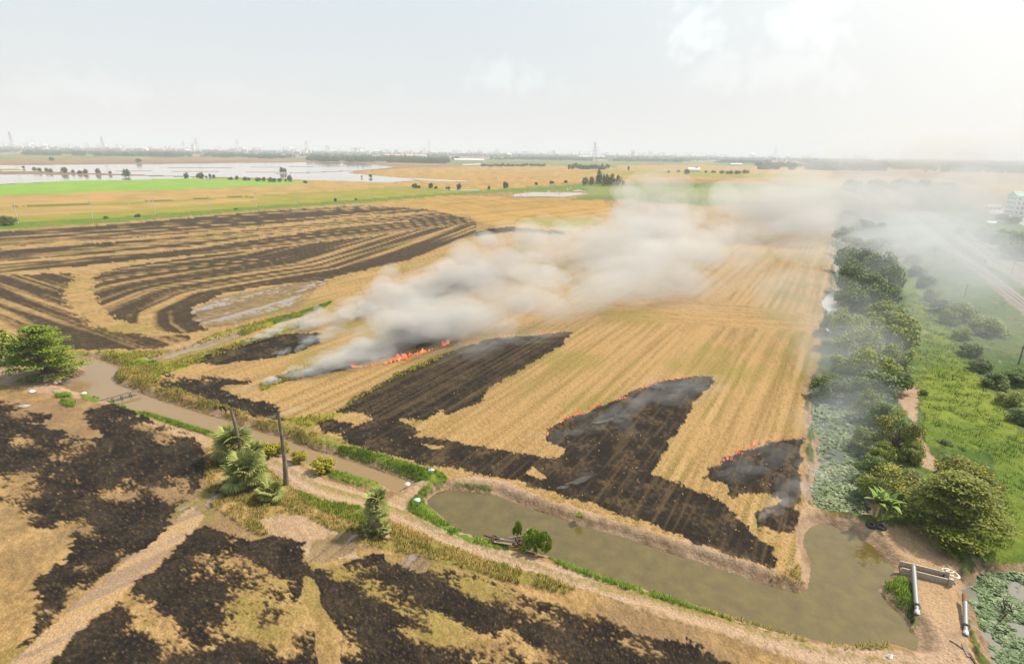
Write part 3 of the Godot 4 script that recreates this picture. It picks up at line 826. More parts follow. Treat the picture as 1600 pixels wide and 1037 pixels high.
func build_smoke() -> void:
	var white := Color(0.995, 0.99, 0.98)
	var blue := Color(0.94, 0.97, 0.99)
	puffs("smoke_plume", "white smoke rolling off the burnt corner beside the ditch", [[386, 538], [450, 521], [540, 504], [640, 478], [760, 445]], 34, 4, [0.7, 8.0], [0.6, 5.0], [0.36, 0.24], 0.42, 0.42, 1.8, white)
	puffs("smoke_plume", "billowing white smoke drifting over the far stubble", [[640, 478], [760, 445], [900, 412], [1050, 385]], 18, 2, [8.0, 16.0], [5.0, 9.0], [0.26, 0.28], 0.6, 0.38, 1.6, white, 1.0)
	puffs("smoke_plume", "blue white smoke rising behind the longest line of flames", [[408, 602], [480, 588], [560, 568], [640, 543], [720, 515]], 34, 4, [0.55, 7.5], [0.5, 4.6], [0.36, 0.24], 0.42, 0.42, 1.8, white)
	puffs("smoke_plume", "broad white smoke cloud in the middle of the stubble field", [[620, 545], [740, 514], [870, 484], [990, 450], [1130, 410]], 24, 2, [6.5, 16.0], [4.0, 7.5], [0.26, 0.24], 0.75, 0.34, 1.6, white, 1.0)
	puffs("smoke_cloud", "wide pale smoke bank over the far end of the stubble field", [[965, 385], [1050, 372], [1150, 372], [1280, 362], [1400, 350]], 16, 1, [19.0, 32.0], [11.0, 14.0], [0.36, 0.34], 0.5, 0.38, 1.3, white, 1.0)
	puffs("smoke_veil", "thin veil of smoke hanging over the stubble rows", [[880, 495], [1000, 470], [1150, 440], [1290, 405]], 14, 0, [11.0, 22.0], [2.0, 5.0], [0.08, 0.12], 0.8, 0.22, 1.8, white, 1.0)
	puffs("smoke_veil", "thin blue smoke drifting over the trees and railway", [[1290, 560], [1340, 470], [1400, 400], [1470, 360], [1560, 350]], 19, 0, [15.0, 50.0], [5.0, 15.0], [0.14, 0.27], 0.55, 0.3, 1.6, blue, 1.0)
	puffs("smoke_cloud", "high thin smoke risen over the far end of the railway", [[1250, 300], [1380, 296], [1500, 296], [1640, 300]], 6, 0, [50.0, 80.0], [28.0, 50.0], [0.3, 0.3], 0.25, 0.55, 1.3, Color(1.0, 0.985, 0.96), 1.0)
	puffs("smoke_wisp", "blue smoke lying on the burnt strip behind the far flames", [[715, 551], [800, 536], [885, 523]], 16, 0, [1.6, 1.6], [0.7, 0.7], [0.07, 0.07], 0.8, 0.4, 2.6, blue, 1.0)
	puffs("smoke_wisp", "blue smoke lying on the burnt tongue behind the middle flames", [[858, 688], [920, 662], [1000, 628], [1108, 602]], 26, 0, [1.1, 1.9], [0.6, 0.9], [0.065, 0.07], 1.0, 0.4, 2.6, blue, 1.0)
	puffs("smoke_wisp", "blue smoke on the burnt corner beside the lotus pond", [[1112, 742], [1180, 718], [1250, 704]], 16, 0, [0.9, 1.4], [0.5, 0.9], [0.06, 0.065], 1.0, 0.4, 2.4, blue, 1.0)
	puffs("smoke_wisp", "white smoke curling from the smouldering field corner", [[1186, 814], [1205, 798], [1240, 772], [1310, 745]], 16, 1, [0.35, 1.8], [0.3, 1.5], [0.13, 0.08], 0.6, 0.45, 2.2, white, 1.0)
	puffs("smoke_veil", "thin smoke drifting across the lotus pond", [[1262, 700], [1300, 660], [1345, 600], [1400, 540]], 9, 0, [5.0, 12.0], [2.0, 4.0], [0.1, 0.1], 0.5, 0.45, 1.4, blue, 1.0)
	puffs("smoke_wisp", "blue smoke over the small burnt patch nearer the ditch", [[428, 560], [470, 546], [530, 528]], 14, 1, [0.5, 1.8], [0.5, 1.4], [0.2, 0.18], 0.5, 0.5, 2.0, blue, 1.0)
	for a in [[928, 664, "middle tongue"], [872, 764, "dark band above the pond"], [352, 620, "scorched grass beside the canal"], [420, 654, "verge near the leaning trunk"]]:
		puffs("smoke_wisp", "little white wisp rising from the " + a[2], [[a[0], a[1]], [a[0] + 25, a[1] - 5], [a[0] + 50, a[1] - 12]], 7, 0, [0.2, 0.6], [0.2, 0.6], [0.16, 0.07], 0.5, 0.5, 2.4, white, 1.0)
	# taller heads that stand up out of the plumes
	var heads := thing("smoke_plume", gp(745, 440), "rounded heads of white smoke standing up out of the plumes", "smoke")
	heads.set_meta("kind", "stuff")
	for h in [[590, 482, 3.0, 5.0], [610, 470, 2.6, 7.5], [690, 458, 3.6, 7.5], [735, 446, 4.0, 9.0], [752, 440, 3.6, 13.5], [770, 438, 3.0, 11.0], [835, 430, 4.5, 12.0], [612, 545, 3.0, 6.0], [640, 540, 3.0, 5.0], [560, 566, 1.8, 3.0], [480, 512, 1.4, 2.2], [500, 508, 1.6, 3.4], [968, 385, 9.0, 17.0], [985, 372, 10.0, 22.0], [1030, 370, 11.0, 22.0]]:
		for k in 2:
			var q: Vector3 = ball() * h[2] * 0.6
			var r: float = h[2] * rng.randf_range(0.55, 1.0)
			puff(heads, gp(h[0], h[1]) + Vector3(q.x, h[3] + q.y * 0.6, q.z), Vector3(r, r * 0.85, r * 1.5), rng.randf() * TAU, 0.26, white)


# ---------------------------------------------------------------- plants
func proj(p: Vector3) -> Vector2:
	var q := view.inverse() * (p - EYE)
	return Vector2(800.0 + q.x / -q.z * FOCAL, 518.5 - q.y / -q.z * FOCAL)


func height_to(base: Vector3, py: float) -> float:
	# how tall a thing on this spot is whose top shows at that photograph row
	var lo := 0.1
	var hi := 120.0
	for k in 30:
		var m := (lo + hi) / 2.0
		if proj(base + Vector3.UP * m).y > py: lo = m
		else: hi = m
	return lo


class Leaves:
	var v := PackedVector3Array()
	var n := PackedVector3Array()
	var c := PackedColorArray()

	func tri(a: Vector3, b: Vector3, d: Vector3, nn: Vector3, col: Color) -> void:
		v.append_array(PackedVector3Array([a, b, d]))
		n.append_array(PackedVector3Array([nn, nn, nn]))
		c.append_array(PackedColorArray([col, col, col]))

	func leaf(at: Vector3, up: Vector3, along: Vector3, long: float, wide: float, col: Color) -> void:
		var side := up.cross(along).normalized() * wide * 0.5
		var tip := at + along * long
		var mid := at + along * long * 0.45
		tri(at, mid - side, tip, up, col)
		tri(at, tip, mid + side, up, col)

	func tube(a: Vector3, b: Vector3, ra: float, rb: float, col: Color, sides := 7) -> void:
		var d := (b - a).normalized()
		var u := d.cross(Vector3(0.3, 0.2, 0.93)).normalized()
		var w := d.cross(u)
		for k in sides:
			var p := u * cos(TAU * k / sides) + w * sin(TAU * k / sides)
			var q := u * cos(TAU * (k + 1) / sides) + w * sin(TAU * (k + 1) / sides)
			for t in [[a + p * ra, a + q * ra, b + q * rb, p, q, q], [a + p * ra, b + q * rb, b + p * rb, p, q, p]]:
				v.append_array(PackedVector3Array([t[0], t[1], t[2]]))
				n.append_array(PackedVector3Array([t[3], t[4], t[5]]))
				c.append_array(PackedColorArray([col, col, col]))

	func box(lo: Vector3, hi: Vector3, col := Color.WHITE) -> void:
		var s := [lo, hi]
		for f in [[0, 0, 1, 2], [0, 1, 1, 2], [1, 0, 2, 0], [1, 1, 2, 0], [2, 0, 0, 1], [2, 1, 0, 1]]:
			var nn := Vector3.ZERO
			nn[f[0]] = f[1] * 2 - 1
			var q := []
			for k in [[0, 0], [1, 0], [1, 1], [0, 1]]:
				var p := Vector3.ZERO
				p[f[0]] = s[f[1]][f[0]]
				p[f[2]] = s[k[0]][f[2]]
				p[f[3]] = s[k[1]][f[3]]
				q.append(p)
			tri(q[0], q[1], q[2], nn, col)
			tri(q[0], q[2], q[3], nn, col)

	func mesh() -> ArrayMesh:
		# Godot's front faces run clockwise
		for k in range(0, v.size(), 3):
			if (v[k + 1] - v[k]).cross(v[k + 2] - v[k]).dot(n[k] + n[k + 1] + n[k + 2]) > 0.0:
				var t := v[k + 1]
				v[k + 1] = v[k + 2]
				v[k + 2] = t
				t = n[k + 1]
				n[k + 1] = n[k + 2]
				n[k + 2] = t
		var arrays := []
		arrays.resize(Mesh.ARRAY_MAX)
		arrays[Mesh.ARRAY_VERTEX] = v
		arrays[Mesh.ARRAY_NORMAL] = n
		arrays[Mesh.ARRAY_COLOR] = c
		var am := ArrayMesh.new()
		am.add_surface_from_arrays(Mesh.PRIMITIVE_TRIANGLES, arrays)
		return am


func ball() -> Vector3:
	return Vector3(rng.randfn(), rng.randfn(), rng.randfn()).normalized()


# a crown of unit radius on a base at y = 0 and a top at y = 1, and its trunk with limbs
func crown(style: String, count: int, size: float, dark: Color, light: Color, accent := Color(0, 0, 0), accents := 0.0) -> Array:
	var l := Leaves.new()
	var t := Leaves.new()
	var bark := Color(0.16, 0.125, 0.09)
	var lobes := []
	match style:
		"round":
			for k in 26:
				var a := rng.randf() * TAU
				var y := pow(rng.randf(), 0.8)
				var reach := sqrt(maxf(0.0, 1.0 - pow((y - 0.38) / 0.72, 2.0)))
				lobes.append([Vector3(cos(a) * reach * rng.randf_range(0.35, 0.82), 0.1 + y * 0.76, sin(a) * reach * rng.randf_range(0.35, 0.82)), Vector3(0.3, 0.17, 0.3) * rng.randf_range(0.7, 1.25), 0.3])
		"layered":
			for k in 90:
				var y := pow(rng.randf(), 0.9)
				var a := rng.randf() * TAU
				var reach := (1.0 - pow(y, 2.2)) * 0.78 + 0.12
				lobes.append([Vector3(cos(a) * reach * sqrt(rng.randf()), 0.06 + y * 0.92, sin(a) * reach * sqrt(rng.randf())), Vector3(0.27, 0.026, 0.27) * rng.randf_range(0.7, 1.3), 0.85])
		"upright":
			for k in 40:
				var a := rng.randf() * TAU
				var d := sqrt(rng.randf()) * 0.8
				lobes.append([Vector3(cos(a) * d, 0.08 + 0.62 * (1.0 - d * d) * rng.randf_range(0.25, 1.1), sin(a) * d), Vector3(0.13, 0.24, 0.13) * rng.randf_range(0.8, 1.2), -1.0])
	for lobe in lobes:
		var bright := rng.randf() < accents * 2.0
		if rng.randf() < 0.6:
			t.tube(Vector3(0, 0.12, 0), lobe[0], 0.025, 0.007, bark, 4)
		for k in count / lobes.size():
			var b := ball() * pow(rng.randf(), 0.28)
			var at: Vector3 = lobe[0] + b * lobe[1]
			if at.y < 0.02: at.y = rng.randf() * 0.1
			var up := (b * 0.6 + Vector3(0, 0.8, 0) + ball() * 0.55).normalized()
			if lobe[2] > 0.5: up = (Vector3.UP + ball() * 0.35).normalized()
			var along := up.cross(ball()).normalized()
			if lobe[2] < 0.0:
				along = (Vector3(at.x, 0.9, at.z) + ball() * 0.45).normalized()
				up = along.cross(ball()).normalized()
				if up.y < 0: up = -up
			var col := dark.lerp(light, rng.randf_range(0.2, 1.0))    # every leaf takes its own shade of green
			if bright and rng.randf() < 0.4: col = accent
			l.leaf(at, up, along, size * rng.randf_range(0.7, 1.3), size * rng.randf_range(0.5, 0.9), col)
	t.tube(Vector3(0, -0.12, 0), Vector3(0.02, 0.25, 0.01), 0.055, 0.04, bark, 8)
	t.tube(Vector3(0.02, 0.25, 0.01), Vector3(0.0, 0.7, -0.02), 0.04, 0.012, bark, 6)
	return [l.mesh(), t.mesh()]


var crowns := {}
var leaf_mat: StandardMaterial3D
var bark_mat: StandardMaterial3D


func make_crowns() -> void:
	leaf_mat = mat(Color(1, 1, 1), 0.65, 0.3, true)
	leaf_mat.backlight_enabled = true
	leaf_mat.backlight = Color(0.45, 0.5, 0.25)
	leaf_mat.resource_name = "foliage"
	bark_mat = mat(Color(1, 1, 1), 0.95, 0.2, true)
	crowns["dark"] = crown("round", 3000, 0.11, Color(0.05, 0.095, 0.022), Color(0.14, 0.185, 0.042))
	crowns["dark2"] = crown("round", 3000, 0.11, Color(0.05, 0.09, 0.026), Color(0.14, 0.175, 0.045))
	crowns["mid"] = crown("round", 3200, 0.10, Color(0.085, 0.13, 0.02), Color(0.24, 0.265, 0.045))
	crowns["light"] = crown("round", 3200, 0.09, Color(0.115, 0.155, 0.024), Color(0.27, 0.285, 0.05))
	crowns["yellow"] = crown("round", 2600, 0.13, Color(0.13, 0.14, 0.014), Color(0.34, 0.30, 0.02))
	crowns["flowering"] = crown("round", 4200, 0.07, Color(0.05, 0.085, 0.016), Color(0.165, 0.175, 0.035), Color(0.36, 0.30, 0.015), 0.2)
	crowns["flowering2"] = crown("round", 4200, 0.07, Color(0.055, 0.085, 0.016), Color(0.175, 0.175, 0.035), Color(0.40, 0.31, 0.012), 0.3)
	crowns["acacia"] = crown("layered", 11000, 0.06, Color(0.035, 0.06, 0.008), Color(0.19, 0.205, 0.015))
	crowns["layered"] = crown("layered", 11000, 0.06, Color(0.045, 0.095, 0.009), Color(0.20, 0.265, 0.018))
	crowns["willow"] = crown("upright", 4200, 0.13, Color(0.11, 0.17, 0.02), Color(0.27, 0.36, 0.035))
	crowns["far"] = crown("round", 500, 0.24, Color(0.045, 0.08, 0.026), Color(0.11, 0.15, 0.045))
	crowns["far_light"] = crown("round", 500, 0.24, Color(0.06, 0.09, 0.02), Color(0.15, 0.17, 0.04))


func tree(called: String, px: float, py: float, wide: float, tall: float, style: String, label: String, category: String, group := "") -> Node3D:
	# wide and tall in photograph pixels; the spot on the ground gives the distance and so the size
	var at := gp(px, py)
	var m := metres_per_px(at)
	var down := asin(clampf((EYE.y - at.y) / at.distance_to(EYE), 0.0, 1.0))
	var w := wide * m
	var h := maxf((tall * m - 0.35 * w * sin(down)) / cos(down), 0.5 * w)
	var o := thing(called, at, label, category, group, rng.randf() * TAU)
	var c := part("crown" if h > 2.5 else "foliage", crowns[style][0], leaf_mat, o)
	c.scale = Vector3(w * 0.5, h, w * 0.5)
	var t := part("trunk" if h > 2.5 else "stem", crowns[style][1], bark_mat, o)
	t.scale = Vector3(w * 0.5, h, w * 0.5)
	return o


func build_trees() -> void:
	make_crowns()
	# the farmyard on the left
	tree("shade_tree", 72, 590, 112, 92, "layered", "green tree with tiered foliage standing over the bare yard", "tree")
	tree("willow_tree", 2, 568, 82, 66, "mid", "grey green bushy tree beside the tiered tree", "tree")
	# round bushes along the canal road
	tree("round_bush", 421, 712, 34, 27, "yellow", "wide yellow green bush beside the canal, behind the tall bare trunk", "bush")
	tree("round_bush", 442, 708, 24, 22, "yellow", "yellow green bush touching the wide bush by the canal", "bush")
	tree("round_bush", 468, 721, 27, 22, "yellow", "small round yellow bush in the middle of the canal row", "bush")
	tree("round_bush", 505, 736, 38, 28, "yellow", "round yellow green bush at the road end of the canal row", "bush")
	tree("waterside_bush", 838, 858, 52, 40, "willow", "bright green bushy willow leaning over the fish pond", "bush")
	tree("waterside_bush", 809, 833, 19, 22, "willow", "small green sapling standing in the fish pond", "bush")
	tree("waterside_bush", 905, 808, 16, 10, "light", "little green bush on the far bank of the fish pond", "bush")
	# the wood on the right
	for a in [[1328, 398, 40, 26, "dark2"], [1350, 405, 44, 30, "dark"], [1372, 400, 40, 26, "dark2"], [1322, 424, 36, 34, "dark"], [1345, 432, 48, 40, "dark2"], [1372, 440, 46, 42, "dark"], [1386, 462, 36, 44, "dark"], [1330, 455, 42, 40, "dark"], [1355, 474, 56, 44, "dark2"], [1328, 486, 40, 36, "dark"], [1375, 484, 44, 40, "dark"]]:
		tree("wood_tree", a[0], a[1], a[2] * 1.3, a[3] * 1.2, a[4], "dark leafy tree in the smoky wood beside the stream", "tree", "dark trees of the wood beside the stream")
	for a in [[1300, 520, 40, 36, "mid"], [1372, 520, 60, 46, "mid"], [1318, 542, 46, 50, "light"], [1350, 536, 50, 40, "mid"], [1340, 566, 58, 48, "light"], [1386, 552, 62, 56, "mid"], [1322, 590, 48, 40, "mid"], [1362, 596, 56, 48, "light"], [1398, 586, 44, 44, "mid"], [1366, 616, 60, 40, "dark2"], [1394, 612, 40, 34, "dark"]]:
		tree("wood_tree", a[0], a[1], a[2] * 1.35, a[3] * 1.25, a[4], {"light": "pale yellow green tree", "mid": "olive green leafy tree", "dark": "dark green bushy tree", "dark2": "broad dark green tree"}[a[4]] + " in the wood above the lotus pond", "tree", "olive trees of the wood above the lotus pond")
	tree("wood_tree", 1406, 520, 40, 38, "yellow", "yellow green tree at the meadow edge of the wood", "tree")
	tree("wood_tree", 1284, 616, 40, 34, "dark", "dark bush at the stubble corner above the lotus pond", "bush")
	for a in [[1336, 622, 56, 44, "dark2"], [1356, 650, 52, 46, "mid"], [1376, 672, 54, 48, "dark2"], [1350, 694, 40, 32, "mid"], [1362, 742, 48, 38, "dark2"], [1302, 612, 44, 32, "dark"]]:
		tree("pondside_shrub", a[0], a[1], a[2], a[3], a[4], "dense green shrub crowding the tree side of the lotus pond", "shrub", "shrubs crowding the lotus pond")
	tree("flowering_shrub", 1398, 705, 74, 74, "flowering", "dark shrub with yellow flowers beside the lotus pond", "shrub")
	tree("flowering_shrub", 1418, 722, 46, 40, "mid", "leafy shrub between footpath and flowering shrub", "shrub")
	tree("flowering_shrub", 1372, 722, 46, 40, "mid", "green shrub standing at the lotus pond margin", "shrub")
	tree("flowering_shrub", 1402, 778, 98, 64, "flowering", "brown green thicket behind the banana plants", "shrub")
	tree("flowering_shrub", 1362, 770, 50, 34, "mid", "low green shrub between thicket and lotus pond", "shrub")
	tree("flowering_shrub", 1502, 782, 112, 84, "flowering2", "large shrub full of yellow flowers behind the wind swept tree", "shrub")
	tree("shade_tree", 1484, 832, 158, 112, "acacia", "broad feathery tree with tiered boughs over the bare earth", "tree")
	tree("meadow_bush", 1443, 618, 14, 11, "dark", "small dark bush beside the footpath", "bush")
	tree("meadow_bush", 1478, 696, 22, 12, "dark2", "low dark bush between the footpath and the flowering shrub", "bush")
	# scrub along the meadow ditch
	for a in [[1402, 402, 34, 18], [1425, 412, 30, 18], [1432, 432, 30, 20], [1446, 450, 30, 22], [1458, 470, 30, 22], [1470, 488, 34, 24], [1484, 506, 36, 26], [1506, 500, 60, 26], [1500, 530, 34, 22], [1540, 522, 60, 24], [1516, 556, 36, 24], [1532, 580, 36, 24], [1555, 606, 44, 28], [1574, 632, 44, 28], [1596, 660, 50, 30], [1590, 600, 50, 26], [1420, 388, 36, 18], [1380, 384, 44, 24]]:
		tree("ditch_shrub", a[0], a[1], a[2], a[3], ["dark2", "mid", "dark"][rng.randi() % 3], "low shrub along the ditch across the green meadow", "shrub", "shrubs along the meadow ditch")
	for a in [[1568, 392, 46, 36, "dark"], [1590, 404, 60, 44, "dark"], [1612, 400, 60, 48, "dark2"], [1545, 380, 26, 20, "dark2"], [1535, 372, 24, 18, "mid"], [1502, 366, 20, 12, "mid"], [1565, 344, 22, 10, "dark"], [1582, 350, 26, 10, "dark"]]:
		tree("railway_tree", a[0], a[1], a[2], a[3], a[4], "dark tree between the railway and the concrete yard", "tree", "trees beyond the railway")
	for a in [[1450, 306, 50, 22], [1478, 304, 36, 20], [1408, 302, 44, 18], [1370, 300, 40, 18], [1330, 300, 40, 18], [1470, 316, 24, 10], [1440, 326, 30, 12], [1310, 318, 30, 14], [1340, 330, 40, 22], [1365, 345, 40, 22], [1325, 350, 36, 24], [1345, 368, 44, 28], [1320, 380, 40, 28], [1370, 372, 40, 26]]:
		tree("smoky_tree", a[0], a[1], a[2], a[3], ["dark2", "dark"][rng.randi() % 2], "leafy tree half hidden in drifting smoke beside the railway", "tree", "trees in the smoke beside the railway")
	# single trees of the left distance
	var i := 0
	for a in [[36, 263, 5, 4], [54, 267, 7, 6], [61, 268, 7, 6], [73, 268, 6, 6], [79, 269, 6, 6], [100, 270, 10, 9], [114, 270, 5, 5], [125, 271, 9, 5], [134, 271, 8, 7], [153, 271, 8, 8], [172, 272, 5, 5], [197, 276, 12, 12]]:
		tree("bund_tree", a[0], a[1], a[2], a[3], "far_light", nth(i) + " small tree on the mud bund, counted from its grassy end", "tree", "trees on the flooded bund")
		i += 1
	i = 0
	for a in [[291, 279, 8, 10], [313, 279, 13, 10], [322, 278, 4, 4], [328, 278, 5, 7], [334, 278, 5, 6], [360, 281, 7, 5], [370, 281, 6, 7], [385, 282, 12, 5], [403, 283, 12, 6], [412, 283, 6, 7], [425, 284, 14, 7], [437, 284, 8, 6], [453, 284, 8, 11], [446, 283, 4, 4], [477, 286, 8, 4]]:
		tree("paddy_tree", a[0], a[1], a[2], a[3], "far", nth(i) + " dark little tree edging the bright green paddy, counted from the mud bund", "tree", "trees along the green paddy")
		i += 1
	for a in [[216, 254, 9, 7], [80, 251, 8, 6], [442, 270, 11, 9], [579, 277, 7, 5], [565, 277, 3, 3]]:
		tree("lone_tree", a[0], a[1], a[2], a[3], "far", "lone tree standing in the flooded fields", "tree", "lone trees in the flooded fields")
	i = 0
	for a in [[648, 294, 10, 8], [654, 294, 8, 5], [673, 294, 9, 9], [681, 295, 6, 5], [700, 295, 8, 4], [717, 296, 9, 10], [764, 296, 5, 6], [790, 294, 10, 11], [838, 289, 6, 5], [862, 287, 9, 5], [884, 286, 7, 5]]:
		tree("verge_tree", a[0], a[1], a[2], a[3], "far", nth(10 - i) + " small tree on the grass verge, counted from the copse", "tree", "trees on the far grass verge")
		i += 1
	i = 0
	for a in [[915, 289, 12, 12], [925, 289, 9, 13], [936, 288, 12, 22], [945, 290, 14, 18], [955, 290, 14, 18], [966, 290, 12, 16], [974, 290, 6, 8]]:
		tree("copse_tree", a[0], a[1], a[2], a[3], "far_light", nth(i) + " tree of the yellow green copse, counted from the flooded plot", "tree", "trees of the copse by the smoke")
		i += 1
	tree("verge_bush", 12, 352, 28, 17, "dark2", "dark round bush at the foot of a power pole", "bush")
	for a in [[165, 342, 8, 5], [215, 339, 10, 4], [524, 315, 6, 6], [556, 313, 4, 4], [368, 328, 6, 3]]:
		tree("verge_bush", a[0], a[1], a[2], a[3], "far", "tiny dark bush on the verge below the power poles", "bush", "bushes under the power poles")
	for k in 30:
		var x := 752.0 + k * 3.4 + rng.randf_range(-2, 2)
		tree("hedge_tree", x, 259.5 + rng.randf_range(-0.5, 0.8), rng.randf_range(4, 8), rng.randf_range(2.5, 5), "far", "small tree in the hedge before the distant green field", "tree", "hedge trees before the green field")
	for k in 26:
		var x := 888.0 + k * 2.4 + rng.randf_range(-2, 2)
		tree("hedge_tree", x, 263.0 + rng.randf_range(-1.0, 2.0), rng.randf_range(5, 9), rng.randf_range(4, 8), "far", "small tree of the thicket round the foot of the pylon", "tree", "thicket at the pylon foot")
	for a in [[982, 266, 4, 7], [1045, 270, 6, 4], [1060, 269, 6, 4], [1073, 272, 10, 8], [1103, 270, 5, 4], [1115, 270, 8, 4], [1128, 271, 10, 5], [1140, 272, 12, 5], [1152, 272, 12, 5], [1165, 271, 12, 5]]:
		tree("hedge_tree", a[0], a[1], a[2], a[3], "far", "small tree near the white temple", "tree", "trees near the white temple")
	# the far belt of trees reads as one mass
	var places: Array[Transform3D] = []
	for k in 9500:
		var x := rng.randf_range(-160, 1760)
		var yh := 237.0 + (x - 800.0) * 0.015
		var d := rng.randf_range(5.0, 12.5)
		if x < 480: d = rng.randf_range(6.0, 16.5)
		if x > 480 and x < 760: d = rng.randf_range(6.0, 20.0) if x < 700 else rng.randf_range(5.0, 14.0)
		if x > 1180: d = pow(rng.randf(), 1.3) * 17.0 + 5.0
		if x > 1480 and d > 36.0: continue
		if d > 9.0 and n_big.get_noise_2d(x * 0.35, d * 6.0) < -0.12: continue
		var at := gp(x, yh + d)
		var s := rng.randf_range(7.0, 14.0) * (1.0 if d > 8 else 1.5)
		places.append(Transform3D(Basis(Vector3.UP, rng.randf() * TAU).scaled(Vector3(s * 0.75, s * rng.randf_range(0.8, 1.3), s * 0.75)), at))
	scatter("tree_belt", crowns["far"][0], leaf_mat, places, [], "distant belt of dark trees in front of the town", "trees")


func scatter(called: String, mesh: Mesh, m: Material, places: Array[Transform3D], tints: Array, label: String, category: String, parent: Node3D = null) -> MultiMeshInstance3D:
	var mm := MultiMesh.new()
	mm.transform_format = MultiMesh.TRANSFORM_3D
	mm.use_colors = not tints.is_empty()
	mm.mesh = mesh
	mm.instance_count = places.size()
	for k in places.size():
		mm.set_instance_transform(k, places[k])
		if tints: mm.set_instance_color(k, tints[k])
	var o := MultiMeshInstance3D.new()
	o.name = numbered(called)
	o.multimesh = mm
	o.material_override = m
	(parent if parent else self).add_child(o, true)
	tag(o, label, category if not parent else "", "", "stuff")
	return o


func blade_tuft(blades: int, spread: float, wide: float) -> ArrayMesh:
	var l := Leaves.new()
	for k in blades:
		var a := rng.randf() * TAU
		var out := Vector3(cos(a), 0, sin(a))
		var foot := out * rng.randf() * 0.3
		var tip := foot + out * spread * rng.randf_range(0.3, 1.0) + Vector3.UP * rng.randf_range(0.6, 1.0)
		var side := out.cross(Vector3.UP) * wide
		var s := rng.randf_range(0.75, 1.2)
		l.tri(foot - side, foot + side, tip, (Vector3.UP + out * 0.4).normalized(), Color(s, s, s))
	return l.mesh()


func inside_any(p: Vector2, list: Array) -> bool:
	for q in list:
		if Geometry2D.is_point_in_polygon(p, q): return true
	return false


func bank_drop(q: Vector2, shores: Array) -> float:
	for s in shores:
		if Geometry2D.is_point_in_polygon(q, s[1]):
			var dist := 9.0
			var shore: PackedVector2Array = s[0]
			for e in shore.size():
				dist = minf(dist, Geometry2D.get_closest_point_to_segment(q, shore[e], shore[(e + 1) % shore.size()]).distance_to(q))
			return -0.72 * (1.0 - smoothstep(0.0, 1.5, dist))
	return 0.0


